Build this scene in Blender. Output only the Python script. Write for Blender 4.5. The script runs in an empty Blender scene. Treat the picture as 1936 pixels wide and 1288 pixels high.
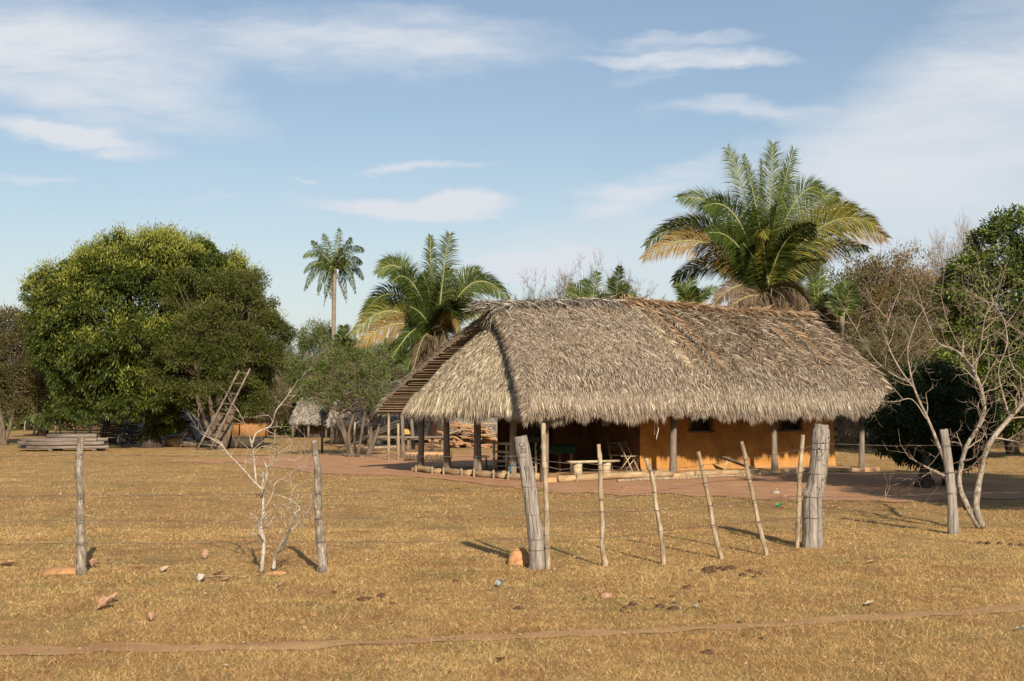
import bpy, math, random
import numpy as np
from mathutils import Vector, Matrix, Quaternion
from mathutils import noise as mnoise
random.seed(7)
RS = np.random.RandomState
scene = bpy.context.scene
col = scene.collection
R = math.radians

# ---------------------------------------------------------------- camera
EYE = 1.85
PITCH = R(2.683)
cam_d = bpy.data.cameras.new("camera")
cam_d.lens = 50.0; cam_d.sensor_width = 36.0; cam_d.clip_start = 0.1; cam_d.clip_end = 3000
cam = bpy.data.objects.new("camera", cam_d); col.objects.link(cam)
cam.location = (0, 0, EYE); cam.rotation_euler = (math.pi/2 + PITCH, 0, 0)
scene.camera = cam

# ---------------------------------------------------------------- sun, sky, exposure
SUN_EL = R(25.0); SX, SY = 0.233, -0.972           # horizontal direction towards the sun
sd = bpy.data.lights.new("sun", 'SUN'); sd.energy = 5.0; sd.angle = R(0.55); sd.color = (1.0, 0.89, 0.72)
so = bpy.data.objects.new("sun", sd); col.objects.link(so)
to_sun = Vector((SX*math.cos(SUN_EL), SY*math.cos(SUN_EL), math.sin(SUN_EL)))
so.rotation_mode = 'QUATERNION'; so.rotation_quaternion = to_sun.to_track_quat('Z', 'Y'); so.location = (6, -20, 15)

scene.view_settings.view_transform = 'Standard'; scene.view_settings.look = 'None'
scene.view_settings.gamma = 1.0; scene.view_settings.exposure = 0.52
scene.cycles.max_bounces = 6; scene.cycles.diffuse_bounces = 1; scene.cycles.transparent_max_bounces = 4

w = bpy.data.worlds.new("World"); scene.world = w; w.use_nodes = True
nt = w.node_tree; nt.nodes.clear()
def N(t, **k):
    n = nt.nodes.new(t)
    for a, b in k.items(): setattr(n, a, b)
    return n
def L(a, b): nt.links.new(a, b)
def M(op, a, b=None, c=None, clamp=False):
    n = N('ShaderNodeMath', operation=op); n.use_clamp = clamp
    for i, v in enumerate((a, b, c)):
        if v is None: continue
        if isinstance(v, (int, float)): n.inputs[i].default_value = v
        else: L(v, n.inputs[i])
    return n.outputs[0]
sky = N('ShaderNodeTexSky', sky_type='NISHITA'); sky.sun_disc = False
sky.sun_elevation = SUN_EL; sky.sun_rotation = math.atan2(SX, SY); sky.altitude = 200
sky.air_density = 1.0; sky.dust_density = 1.2; sky.ozone_density = 1.0
tc = N('ShaderNodeTexCoord'); sep = N('ShaderNodeSeparateXYZ'); L(tc.outputs['Generated'], sep.inputs[0])
ay = M('MAXIMUM', M('ABSOLUTE', sep.outputs[1]), 0.05)
U = M('DIVIDE', sep.outputs[0], ay); W_ = M('DIVIDE', sep.outputs[2], ay)
comb = N('ShaderNodeCombineXYZ'); L(U, comb.inputs[0]); L(W_, comb.inputs[1])
def noise(scale, detail, sx=1, sy=1, rot=0, rough=0.55, off=0, dist=0):
    mp = N('ShaderNodeMapping'); mp.inputs['Scale'].default_value = (sx, sy, 1)
    mp.inputs['Rotation'].default_value = (0, 0, rot); mp.inputs['Location'].default_value = (off, off*.7, off*.3)
    L(comb.outputs[0], mp.inputs[0])
    t = N('ShaderNodeTexNoise'); t.inputs['Scale'].default_value = scale; t.inputs['Detail'].default_value = detail
    t.inputs['Roughness'].default_value = rough; t.inputs['Distortion'].default_value = dist
    L(mp.outputs[0], t.inputs[0]); return t
wn = noise(7, 4, 1, 2.2, off=3.1); ws = N('ShaderNodeSeparateColor'); L(wn.outputs['Color'], ws.inputs[0])
wn2 = noise(26, 5, 1, 2.5, off=8.3, rough=0.6); ws2 = N('ShaderNodeSeparateColor'); L(wn2.outputs['Color'], ws2.inputs[0])
u1 = M('ADD', M('ADD', U, M('MULTIPLY', M('SUBTRACT', ws.outputs[0], .5), .10)), M('MULTIPLY', M('SUBTRACT', ws2.outputs[0], .5), .03))
w1 = M('ADD', M('ADD', W_, M('MULTIPLY', M('SUBTRACT', ws.outputs[1], .5), .045)), M('MULTIPLY', M('SUBTRACT', ws2.outputs[1], .5), .018))
str1 = noise(9, 8, 1, 4.5, rot=0.12, rough=0.62, off=1.7, dist=.4)
str2 = noise(16, 8, 1, 5, rot=-0.5, rough=0.6, off=5.7, dist=.3)
def blob(px, py, rx, ry, rot, amp, soft=1.0, sn=None, sl=.5):
    cu = (px-968)/2689; cw = (770-py)/2689; rx /= 2689; ry /= 2689
    c, s = math.cos(rot), math.sin(rot)
    du = M('SUBTRACT', u1, cu); dw = M('SUBTRACT', w1, cw)
    a = M('ADD', M('MULTIPLY', du, c/rx), M('MULTIPLY', dw, s/rx))
    b = M('ADD', M('MULTIPLY', du, -s/ry), M('MULTIPLY', dw, c/ry))
    d = M('SQRT', M('ADD', M('MULTIPLY', a, a), M('MULTIPLY', b, b)))
    mr = N('ShaderNodeMapRange', interpolation_type='SMOOTHSTEP'); L(d, mr.inputs[0])
    mr.inputs[1].default_value = 1.0 - .85*soft if soft < 1 else 0.15; mr.inputs[2].default_value = 1.0 + .15*soft
    mr.inputs[3].default_value = 1; mr.inputs[4].default_value = 0
    v = M('MULTIPLY', mr.outputs[0], amp)
    if sn is not None:
        k = M('MULTIPLY_ADD', M('SUBTRACT', sn.outputs['Fac'], .5), 3.2*sl, 1.0-.45*sl, clamp=False)
        v = M('MULTIPLY', v, M('MAXIMUM', k, 0.0))
    return v
blobs = [blob(60, 95, 440, 150, -.20, 1.15, 1, str1, .6), blob(220, 180, 380, 75, -.22, .8, 1, str1, .7), blob(420, 60, 330, 80, -.15, .45, 1, str2, .6),
  blob(720, 70, 470, 85, -.03, .85, 1, str2, .55), blob(830, 82, 230, 28, -.05, .6, 1, str1, .4), blob(110, 258, 235, 38, -.13, 1.3, .7, str1, .5),
  blob(20, 335, 130, 18, 0, .7, 1, str1, .5), blob(800, 383, 215, 36, -.04, 1.3, .6, str1, .25), blob(660, 368, 220, 26, .02, .5, 1, str1, .4),
  blob(800, 305, 160, 14, 0, .8, 1, str1, .3), blob(574, 323, 34, 9, 0, .6, 1), blob(1010, 505, 150, 36, .04, 1.1, .7, str1, .2), blob(900, 520, 160, 26, 0, .4, 1, str1, .3),
  blob(1310, 108, 220, 27, -.02, 1.25, .7, str1, .6), blob(1290, 70, 170, 20, 0, .8, 1, str1, .5), blob(1240, 140, 120, 14, 0, .4, 1, str1, .5),
  blob(1400, 212, 210, 26, -.03, .85, 1, str1, .5), blob(1215, 365, 160, 44, .35, .95, 1, str2, .8), blob(1150, 385, 90, 42, -.3, .7, 1, str2, .7), blob(1290, 330, 200, 40, .4, .5, 1, str2, .6),
  blob(1930, 150, 520, 210, .45, .95, 1, str1, .5), blob(1660, 320, 560, 140, .25, .85, 1, str1, .5), blob(1900, 350, 480, 200, .0, .8, 1, str1, .4),
  blob(1615, 400, 60, 28, -.6, .7, .9), blob(510, 580, 18, 16, 0, .9, .5), blob(400, 372, 60, 10, 0, .3, 1), blob(1450, 480, 800, 90, 0, .6, 1, str1, .3)]
acc = blobs[0]
for b in blobs[1:]:                                   # screen blend
    acc = M('SUBTRACT', 1.0, M('MULTIPLY', M('SUBTRACT', 1.0, M('MINIMUM', acc, 1.0)), M('SUBTRACT', 1.0, M('MINIMUM', b, 1.0))))
veil = noise(3.0, 6, 1, 2.5, off=9, rough=.6)
acc = M('MAXIMUM', acc, M('MULTIPLY', veil.outputs['Fac'], .16))
hz = N('ShaderNodeMapRange', interpolation_type='SMOOTHSTEP'); L(W_, hz.inputs[0]); hz.inputs[1].default_value = -.02; hz.inputs[2].default_value = .22
hz.inputs[3].default_value = .62; hz.inputs[4].default_value = 0
acc = M('SUBTRACT', 1.0, M('MULTIPLY', M('SUBTRACT', 1.0, acc), M('SUBTRACT', 1.0, hz.outputs[0])), clamp=True)
bg1 = N('ShaderNodeBackground'); bg2 = N('ShaderNodeBackground'); mx = N('ShaderNodeMixShader'); out = N('ShaderNodeOutputWorld')
hs = N('ShaderNodeHueSaturation'); hs.inputs['Saturation'].default_value = 1.0; L(sky.outputs[0], hs.inputs['Color'])
L(hs.outputs[0], bg1.inputs[0]); bg1.inputs[1].default_value = 0.074
bg2.inputs[0].default_value = (.885, .93, 1.0, 1); bg2.inputs[1].default_value = 0.57
L(acc, mx.inputs[0]); L(bg1.outputs[0], mx.inputs[1]); L(bg2.outputs[0], mx.inputs[2]); L(mx.outputs[0], out.inputs[0])

# ---------------------------------------------------------------- geometry helpers
FPX = 2689.0
cp, sp = math.cos(PITCH), math.sin(PITCH)
def W(x, y, D):                                       # world point at depth D on a photo ray
    cx = (x-968)/FPX; cy = (644-y)/FPX; k = D/(cp-cy*sp)
    return Vector((cx*k, D, EYE+(sp+cy*cp)*k))
def gp(x, y):                                         # ground point
    cx = (x-968)/FPX; cy = (644-y)/FPX; k = -EYE/(sp+cy*cp)
    return Vector((cx*k, (cp-cy*sp)*k, 0))
def nrm(a):
    return a/np.maximum(np.linalg.norm(a, axis=-1, keepdims=True), 1e-9)
def vn(x, y, seed=0):                                 # lattice value noise 0..1
    xi = np.floor(x).astype(np.int64); yi = np.floor(y).astype(np.int64); fx = x-xi; fy = y-yi
    fx = fx*fx*(3-2*fx); fy = fy*fy*(3-2*fy)
    def h(i, j):
        n = (i*374761393+j*668265263+seed*974634777) & 0x7fffffff
        n = ((n ^ (n >> 13))*1274126177) & 0x7fffffff
        return ((n ^ (n >> 16)) & 0xffff)/65535.0
    return (h(xi, yi)*(1-fx)+h(xi+1, yi)*fx)*(1-fy)+(h(xi, yi+1)*(1-fx)+h(xi+1, yi+1)*fx)*fy
def fbm(x, y, seed=0, o=3):
    s = 0; a = .5; t = 0
    for i in range(o): s = s+a*vn(x*2**i, y*2**i, seed+i); t += a; a *= .5
    return s/t

class MB:
    def __init__(s): s.v = []; s.q = []; s.t = []; s.n = 0; s.qm = []; s.tm = []
    def add(s, v, q=None, t=None, m=0):
        v = np.asarray(v, dtype=np.float64).reshape(-1, 3)
        if q is not None and len(q): q = np.asarray(q, dtype=np.int64).reshape(-1, 4)+s.n; s.q.append(q); s.qm.append(np.full(len(q), m))
        if t is not None and len(t): t = np.asarray(t, dtype=np.int64).reshape(-1, 3)+s.n; s.t.append(t); s.tm.append(np.full(len(t), m))
        s.v.append(v); s.n += len(v)
    def build(s, name, mats, parent=None, smooth=False, loc=None):
        me = bpy.data.meshes.new(name)
        v = np.concatenate(s.v) if s.v else np.zeros((0, 3))
        if loc is not None: v = v-np.array(loc)
        q = np.concatenate(s.q) if s.q else np.zeros((0, 4), dtype=np.int64)
        t = np.concatenate(s.t) if s.t else np.zeros((0, 3), dtype=np.int64)
        mi = np.concatenate([np.concatenate(s.qm) if s.qm else [], np.concatenate(s.tm) if s.tm else []]).astype(np.int32)
        me.vertices.add(len(v)); me.vertices.foreach_set("co", v.astype(np.float32).ravel())
        nl = len(q)*4+len(t)*3; me.loops.add(nl)
        me.loops.foreach_set("vertex_index", np.concatenate([q.ravel(), t.ravel()]).astype(np.int32))
        me.polygons.add(len(q)+len(t))
        me.polygons.foreach_set("loop_start", np.concatenate([np.arange(len(q))*4, len(q)*4+np.arange(len(t))*3]).astype(np.int32))
        if mi.max(initial=0) > 0: me.polygons.foreach_set("material_index", mi)
        if smooth: me.polygons.foreach_set("use_smooth", np.ones(len(q)+len(t), dtype=bool))
        me.update(calc_edges=True)
        for m in (mats if isinstance(mats, (list, tuple)) else [mats]): me.materials.append(m)
        o = bpy.data.objects.new(name, me); col.objects.link(o)
        if loc is not None and parent is None: o.location = loc
        if parent is not None: o.parent = parent
        return o
    def tube(s, pts, rad, n=7, cap=True, seed=None, rough=0., m=0):
        pts = [Vector(p) for p in pts]; k = len(pts)
        if not hasattr(rad, '__len__'): rad = [rad]*k
        rs = RS(seed if seed is not None else 1); V = []; prev = None
        for i, p in enumerate(pts):
            d = (pts[min(i+1, k-1)]-pts[max(i-1, 0)]).normalized()
            if prev is None:
                a = Vector((1, 0, 0)) if abs(d.x) < .8 else Vector((0, 1, 0)); a = (a-d*a.dot(d)).normalized()
            else: a = (prev-d*prev.dot(d)).normalized()
            prev = a; b = d.cross(a)
            for j in range(n):
                th = 2*math.pi*j/n; r = rad[i]*(1+rough*(rs.rand()-.5)*2)
                V.append(p+a*(math.cos(th)*r)+b*(math.sin(th)*r))
        i0 = np.arange(k-1)[:, None]*n; j = np.arange(n)[None, :]; j2 = (j+1) % n
        q = np.stack([i0+j, i0+j2, i0+n+j2, i0+n+j], -1).reshape(-1, 4); t = []
        if cap:
            V.append(pts[0]); V.append(pts[-1]); c0 = k*n; c1 = c0+1
            for jj in range(n): t.append((c0, (jj+1) % n, jj)); t.append((c1, (k-1)*n+jj, (k-1)*n+(jj+1) % n))
        s.add(np.array([tuple(x) for x in V]), q, t, m)
    def sticks(s, p0, p1, r0, r1, n=4, m=0):          # many tapered sticks at once
        p0 = np.asarray(p0, float); p1 = np.asarray(p1, float); K = len(p0)
        if K == 0: return
        r0 = np.broadcast_to(np.asarray(r0, float), (K,)); r1 = np.broadcast_to(np.asarray(r1, float), (K,))
        d = nrm(p1-p0); ref = np.where(np.abs(d[:, 2:3]) > .9, np.array([[1., 0, 0]]), np.array([[0, 0, 1.]]))
        a = nrm(np.cross(d, ref)); b = np.cross(d, a); th = np.arange(n)*2*np.pi/n
        ring = np.cos(th)[None, :, None]*a[:, None, :]+np.sin(th)[None, :, None]*b[:, None, :]
        V = np.concatenate([p0[:, None, :]+ring*r0[:, None, None], p1[:, None, :]+ring*r1[:, None, None]], 1)
        base = (np.arange(K)*2*n)[:, None]; j = np.arange(n)[None, :]; j2 = (j+1) % n
        q = np.stack([base+j, base+j2, base+n+j2, base+n+j], -1).reshape(-1, 4)
        s.add(V.reshape(-1, 3), q, None, m)
    def leaves(s, b, d, l, wd, rs, droop=0., m=0, side=None):
        b = np.asarray(b, float); K = len(b); d = nrm(np.asarray(d, float))
        l = np.broadcast_to(np.asarray(l, float), (K,))[:, None]; wd = np.broadcast_to(np.asarray(wd, float), (K,))[:, None]
        if side is None: side = nrm(np.cross(d, rs.normal(size=(K, 3))))
        tip = b+d*l; tip[:, 2] -= droop*l[:, 0]
        mid = b+d*l*.45
        V = np.stack([b, mid+side*wd*.5, tip, mid-side*wd*.5], 1)
        i = (np.arange(K)*4)[:, None]+np.arange(4)[None, :]
        s.add(V.reshape(-1, 3), i, None, m)
    def box(s, c, size, rot=None, m=0, jit=0, rs=None, taper=1.0):
        sx, sy, sz = [k/2 for k in size]
        v = np.array([(-sx, -sy, -sz), (sx, -sy, -sz), (sx, sy, -sz), (-sx, sy, -sz), (-sx*taper, -sy*taper, sz), (sx*taper, -sy*taper, sz), (sx*taper, sy*taper, sz), (-sx*taper, sy*taper, sz)])
        if jit and rs is not None: v = v+rs.uniform(-jit, jit, v.shape)
        if rot is not None: v = v@np.array(rot.to_3x3()).T
        s.add(v+np.array(tuple(c)), [(0, 3, 2, 1), (4, 5, 6, 7), (0, 1, 5, 4), (1, 2, 6, 5), (2, 3, 7, 6), (3, 0, 4, 7)], None, m)
    def grid(s, P, m=0, mask=None, flip=False):
        a, b = P.shape[:2]; i = np.arange(a-1)[:, None]*b+np.arange(b-1)[None, :]
        q = np.stack([i, i+1, i+b+1, i+b], -1)
        if flip: q = q[..., ::-1]
        q = q.reshape(-1, 4)
        if mask is not None: q = q[mask.reshape(-1)]
        s.add(P.reshape(-1, 3), q, None, m)

def tag(o, label=None, cat=None, group=None, kind=None):
    if label: o['label'] = label
    if cat: o['category'] = cat
    if group: o['group'] = group
    if kind: o['kind'] = kind
    return o
def empty(name, loc, rz=0):
    o = bpy.data.objects.new(name, None); col.objects.link(o); o.location = loc; o.rotation_euler = (0, 0, rz); o.empty_display_size = .2
    return o
def copy_tree(src, loc, rz=0, sc=None, label=None, group=None, cat=None):
    r = src.copy(); col.objects.link(r); r.location = loc; r.rotation_euler = (0, 0, rz)
    if sc: r.scale = (sc, sc, sc) if not hasattr(sc, '__len__') else sc
    for ch in list(src.children):
        c = ch.copy(); col.objects.link(c); c.parent = r
        for g in ch.children:
            d = g.copy(); col.objects.link(d); d.parent = c
    if label: r['label'] = label
    if group: r['group'] = group
    if cat: r['category'] = cat
    return r

# ---------------------------------------------------------------- materials
class MT:
    def __init__(s, name, rough=.85):
        s.m = bpy.data.materials.new(name); s.m.use_nodes = True; s.nt = s.m.node_tree
        s.p = s.nt.nodes['Principled BSDF']; s.p.inputs['Roughness'].default_value = rough
        s.p.inputs['Specular IOR Level'].default_value = .25
        s.tc = s.nt.nodes.new('ShaderNodeTexCoord')
    def n(s, t, **k):
        n = s.nt.nodes.new(t)
        for a, b in k.items(): setattr(n, a, b)
        return n
    def l(s, a, b): s.nt.links.new(a, b)
    def noise(s, scale, detail=4, stretch=(1, 1, 1), rough=.6, dist=0):
        mp = s.n('ShaderNodeMapping'); mp.inputs['Scale'].default_value = stretch; s.l(s.tc.outputs['Object'], mp.inputs[0])
        t = s.n('ShaderNodeTexNoise'); t.inputs['Scale'].default_value = scale; t.inputs['Detail'].default_value = detail
        t.inputs['Roughness'].default_value = rough; t.inputs['Distortion'].default_value = dist; s.l(mp.outputs[0], t.inputs[0]); return t.outputs['Fac']
    def island(s): return s.n('ShaderNodeNewGeometry').outputs['Random Per Island']
    def ramp(s, f, stops):
        r = s.n('ShaderNodeValToRGB'); e = r.color_ramp.elements
        while len(e) < len(stops): e.new(.5)
        for i, (p, c) in enumerate(stops): e[i].position = p; e[i].color = (*c, 1)
        s.l(f, r.inputs[0]); return r.outputs[0]
    def mix(s, f, a, b, mode='MIX'):
        x = s.n('ShaderNodeMix', data_type='RGBA', blend_type=mode)
        for i, v in ((0, f), (6, a), (7, b)):
            if isinstance(v, (int, float)): x.inputs[i].default_value = v
            elif isinstance(v, tuple): x.inputs[i].default_value = (*v, 1)
            else: s.l(v, x.inputs[i])
        return x.outputs[2]
    def math(s, op, a, b, c=None, clamp=False):
        x = s.n('ShaderNodeMath', operation=op); x.use_clamp = clamp
        for i, v in enumerate((a, b, c)):
            if v is None: continue
            if isinstance(v, (int, float)): x.inputs[i].default_value = v
            else: s.l(v, x.inputs[i])
        return x.outputs[0]
    def col(s, c):
        if isinstance(c, tuple): s.p.inputs['Base Color'].default_value = (*c, 1)
        else: s.l(c, s.p.inputs['Base Color'])
        return s
    def bump(s, f, st=.4, d=.02):
        b = s.n('ShaderNodeBump'); b.inputs['Strength'].default_value = st; b.inputs['Distance'].default_value = d
        s.l(f, b.inputs['Height']); s.l(b.outputs[0], s.p.inputs['Normal']); return s
    def transl(s, k, c):
        t = s.n('ShaderNodeBsdfTranslucent'); x = s.n('ShaderNodeMixShader'); x.inputs[0].default_value = k
        if isinstance(c, tuple): t.inputs[0].default_value = (*c, 1)
        else: s.l(c, t.inputs[0])
        o = s.nt.nodes['Material Output']; s.l(s.p.outputs[0], x.inputs[1]); s.l(t.outputs[0], x.inputs[2]); s.l(x.outputs[0], o.inputs[0]); return s

def leafmat(name, cs, tk=.25, ns=.35, rough=.5):
    m = MT(name, rough); f = m.math('ADD', m.math('MULTIPLY', m.island(), .65), m.math('MULTIPLY', m.noise(ns, 2), .45), clamp=True)
    k = len(cs); c = m.ramp(f, [(i/(k-1)*.8+.12, cs[i]) for i in range(k)]); m.col(c); m.transl(tk, c); m.p.inputs['Specular IOR Level'].default_value = .18 if 'palm' in name else .3
    return m.m
def woodmat(name, cs, scale=9, stretch=(1, 1, .12), bump=.5, isl=.0, rough=.88):
    m = MT(name, rough); f = m.noise(scale, 6, stretch, .65)
    if isl: f = m.math('ADD', m.math('MULTIPLY', f, 1-isl), m.math('MULTIPLY', m.island(), isl))
    k = len(cs); m.col(m.ramp(f, [(.28+.44*i/(k-1), cs[i]) for i in range(k)])); m.bump(f, bump, .02); return m.m
M_ = {}
M_['mango'] = leafmat('mango_leaf', [(.008, .016, .003), (.026, .044, .006), (.068, .092, .012), (.14, .155, .025)])
M_['bloom'] = leafmat('mango_bloom', [(.10, .135, .014), (.195, .215, .030), (.33, .31, .065)], .3)
M_['smallleaf'] = leafmat('small_leaf', [(.018, .027, .005), (.048, .062, .010), (.088, .104, .018), (.125, .115, .025)])
M_['olive'] = leafmat('olive_leaf', [(.035, .037, .010), (.075, .072, .020), (.12, .105, .032), (.14, .10, .04)])
M_['bright'] = leafmat('bright_leaf', [(.012, .022, .004), (.034, .056, .009), (.085, .12, .018), (.24, .28, .05)])
M_['darkgreen'] = leafmat('dark_leaf', [(.010, .020, .008), (.024, .042, .012), (.045, .068, .018)])
M_['thorn'] = leafmat('thorn_leaf', [(.036, .060, .009), (.082, .122, .018), (.16, .20, .040)])
M_['brownleaf'] = leafmat('dry_leaf', [(.045, .04, .012), (.09, .075, .022), (.145, .11, .035), (.08, .10, .022)])
M_['orangeleaf'] = leafmat('rust_leaf', [(.06, .05, .015), (.14, .09, .022), (.22, .125, .03), (.11, .12, .025)])
M_['purpleleaf'] = leafmat('dry_pod', [(.06, .035, .03), (.11, .07, .055), (.15, .12, .08)])
M_['twig'] = woodmat('dry_twig', [(.12, .085, .065), (.22, .17, .13), (.30, .24, .19)], 3)
M_['greytwig'] = woodmat('grey_twig', [(.09, .065, .045), (.155, .11, .078), (.21, .155, .11)], 3)
M_['shrubbark'] = woodmat('shrub_bark', [(.13, .10, .075), (.36, .30, .24), (.56, .50, .42)], 22, (1, 1, .6), .8)
M_['whitebark'] = woodmat('white_bark', [(.085, .065, .048), (.24, .20, .155), (.44, .39, .32)], 18, (1, 1, .6), 1.0)
M_['bark'] = woodmat('bark', [(.05, .035, .025), (.11, .08, .055), (.17, .13, .095)], 8, (1, 1, .2), .8)
M_['darkbark'] = woodmat('dark_bark', [(.022, .016, .012), (.05, .036, .026), (.08, .06, .045)], 8, (1, 1, .2), .8)
M_['frond'] = leafmat('palm_green', [(.014, .026, .005), (.040, .062, .010), (.095, .125, .022)], .25, .8, .4)
M_['frondb'] = leafmat('palm_blue_green', [(.030, .045, .012), (.075, .10, .024), (.16, .195, .058)], .25, .8, .4)
M_['frondy'] = leafmat('palm_yellowing', [(.06, .08, .012), (.14, .145, .022), (.27, .225, .04)], .25, .8, .4)
M_['frondo'] = leafmat('palm_rusty', [(.10, .075, .02), (.22, .14, .038), (.36, .24, .08)], .25, .8, .5)
M_['frondd'] = leafmat('palm_dead', [(.06, .042, .026), (.13, .09, .055), (.23, .17, .11)], .15, .8, .7)
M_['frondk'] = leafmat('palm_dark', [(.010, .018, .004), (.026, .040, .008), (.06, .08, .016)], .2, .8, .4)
M_['twigbrown'] = woodmat('brown_twig', [(.16, .11, .08), (.28, .21, .155), (.40, .33, .26)], 4)
M_['rachis'] = woodmat('palm_rib', [(.14, .15, .05), (.24, .24, .10), (.33, .31, .16)], 3)
M_['palmtrunk'] = woodmat('palm_trunk', [(.10, .07, .05), (.19, .15, .115), (.27, .22, .175)], 5, (.5, .5, 4), .8)
M_['post'] = woodmat('weathered_post', [(.055, .045, .038), (.175, .148, .125), (.27, .235, .20), (.36, .32, .28)], 26, (1, 1, .09), 1.0)
m = MT('lichen_post', .9); f = m.noise(30, 7, (1, 1, .28), .7); c = m.ramp(f, [(.30, (.05, .036, .028)), (.44, (.20, .16, .125)), (.56, (.34, .29, .235)), (.72, (.52, .47, .39))])
g = m.noise(9, 5, (1, 1, .6)); c = m.mix(m.ramp(g, [(.46, (0, 0, 0)), (.60, (.75, .75, .75))]), c, (.12, .092, .07)); c = m.mix(m.ramp(m.noise(16, 3), [(.66, (0, 0, 0)), (.71, (.8, .8, .8))]), c, (.42, .33, .08)); m.col(c); m.bump(f, 1., .03); M_['postlichen'] = m.m
M_['stickwood'] = woodmat('stick_wood', [(.09, .06, .04), (.22, .16, .10), (.34, .265, .18), (.46, .38, .28)], 16, (1, 1, .3), 1.0)
M_['hutpost'] = woodmat('hut_post', [(.07, .052, .04), (.17, .135, .105), (.28, .23, .18)], 12, (1, 1, .12), .9)
M_['log'] = woodmat('barked_log', [(.19, .12, .06), (.32, .22, .12), (.44, .33, .20)], 10, (.3, .3, 1), .6)
M_['pole'] = woodmat('roof_pole', [(.05, .033, .02), (.12, .08, .048), (.24, .175, .11)], 3, (1, 1, 1), .3, .7)
M_['firewood'] = woodmat('firewood', [(.05, .03, .02), (.17, .09, .05), (.33, .19, .10), (.42, .28, .16)], 5, (1, 1, 1), .6, .5)
M_['timber'] = woodmat('grey_timber', [(.05, .038, .03), (.16, .125, .10), (.29, .235, .19)], 9, (.12, 1, 1), 1.0)
M_['darkpole'] = woodmat('dark_pole', [(.03, .024, .02), (.07, .055, .045), (.11, .09, .075)], 7, (.2, 1, 1), .6)
M_['plank'] = woodmat('pale_plank', [(.27, .20, .12), (.42, .33, .21), (.52, .43, .29)], 9, (.15, 1, 1), .4)
M_['brownwood'] = woodmat('brown_wood', [(.07, .045, .03), (.13, .085, .055), (.19, .13, .085)], 7, (.3, 1, 1), .5)
def thatch(name, cs, isl=.75):
    m = MT(name, .8); f = m.math('ADD', m.math('MULTIPLY', m.island(), isl), m.math('MULTIPLY', m.noise(.9, 4), 1-isl), clamp=True)
    k = len(cs); c = m.ramp(f, [(.06+.84*i/(k-1), cs[i]) for i in range(k)]); m.col(c); return m.m
M_['thatch'] = thatch('thatch_strand', [(.05, .034, .023), (.155, .114, .080), (.265, .205, .148), (.365, .295, .22), (.50, .425, .33)])
M_['thatchgold'] = thatch('thatch_new_strand', [(.12, .085, .05), (.27, .21, .135), (.40, .325, .22), (.52, .435, .31), (.66, .57, .43)])
M_['thatchrust'] = thatch('thatch_rust_strand', [(.07, .042, .025), (.19, .115, .065), (.34, .22, .13), (.48, .34, .21)])
M_['thatchgrey'] = thatch('thatch_grey_strand', [(.09, .075, .06), (.19, .165, .135), (.30, .265, .22), (.42, .38, .32)])
m = MT('thatch_bed', .95); f = m.noise(40, 5, (1, 1, .4)); m.col(m.ramp(f, [(.35, (.07, .05, .035)), (.7, (.26, .20, .14))])); m.bump(f, 1, .05); M_['bed'] = m.m
m = MT('adobe', .95); f = m.noise(2.2, 6); g = m.noise(30, 5)
c = m.ramp(f, [(.3, (.29, .125, .030)), (.52, (.43, .20, .050)), (.75, (.54, .285, .08))]); c = m.mix(m.math('MULTIPLY', g, .35), c, (.30, .15, .06)); vo = m.n('ShaderNodeTexVoronoi', feature='DISTANCE_TO_EDGE'); vo.inputs['Scale'].default_value = 2.3; vm = m.n('ShaderNodeMix', data_type='VECTOR'); m.l(m.tc.outputs['Object'], vm.inputs[4]); nz_ = m.n('ShaderNodeTexNoise'); nz_.inputs['Scale'].default_value = 3; m.l(m.tc.outputs['Object'], nz_.inputs[0]); m.l(nz_.outputs['Color'], vm.inputs[5]); vm.inputs[0].default_value = .35; m.l(vm.outputs[1], vo.inputs['Vector'])
cr = m.ramp(vo.outputs['Distance'], [(.0, (.55, .55, .55)), (.012, (0, 0, 0))]); c = m.mix(cr, c, (.12, .055, .02))
stn = m.noise(2.6, 6, (1, 1, .18), .7); c = m.mix(m.ramp(stn, [(.52, (0, 0, 0)), (.70, (.55, .55, .55))]), c, (.24, .12, .05))
sz = m.n('ShaderNodeSeparateXYZ'); m.l(m.tc.outputs['Object'], sz.inputs[0]); bd = m.math('SUBTRACT', m.math('MULTIPLY', m.noise(5, 5), .55), sz.outputs[2]); c = m.mix(m.ramp(bd, [(.0, (0, 0, 0)), (.22, (.5, .5, .5))]), c, (.33, .18, .085))
m.col(c); m.bump(m.math('ADD', m.math('ADD', m.math('MULTIPLY', f, .6), m.math('MULTIPLY', g, .4)), m.math('MULTIPLY', vo.outputs['Distance'], .3)), .7, .04); M_['adobe'] = m.m
m = MT('packed_floor', .95); f = m.noise(3, 6); m.col(m.ramp(f, [(.3, (.34, .19, .09)), (.7, (.50, .31, .16))])); m.bump(m.noise(25, 4), .5, .01); M_['floor'] = m.m
m = MT('porch_shade_adobe', .95); f = m.noise(2.2, 6); m.col(m.ramp(f, [(.3, (.06, .028, .012)), (.7, (.17, .08, .03))])); m.bump(f, .6, .03); M_['shaded_adobe'] = m.m  # adobe darkened for the porch: its deep shade is put into the colour
def flat(name, c, rough=.7, v=.25, sc=12):
    m = MT(name, rough); f = m.noise(sc, 4); m.col(m.ramp(f, [(.3, tuple(k*(1-v) for k in c)), (.7, tuple(min(1, k*(1+v)) for k in c))])); return m.m
m = MT('rusty_wire', .6); m.col(m.ramp(m.noise(6, 3), [(.35, (.07, .045, .03)), (.65, (.24, .20, .17))])); m.p.inputs['Metallic'].default_value = .4; M_['wire'] = m.m
M_['dung'] = flat('dried_dung', (.075, .042, .024), .95, .5, 40)
M_['earth'] = flat('orange_earth', (.37, .195, .085), .95, .35, 14)
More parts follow.
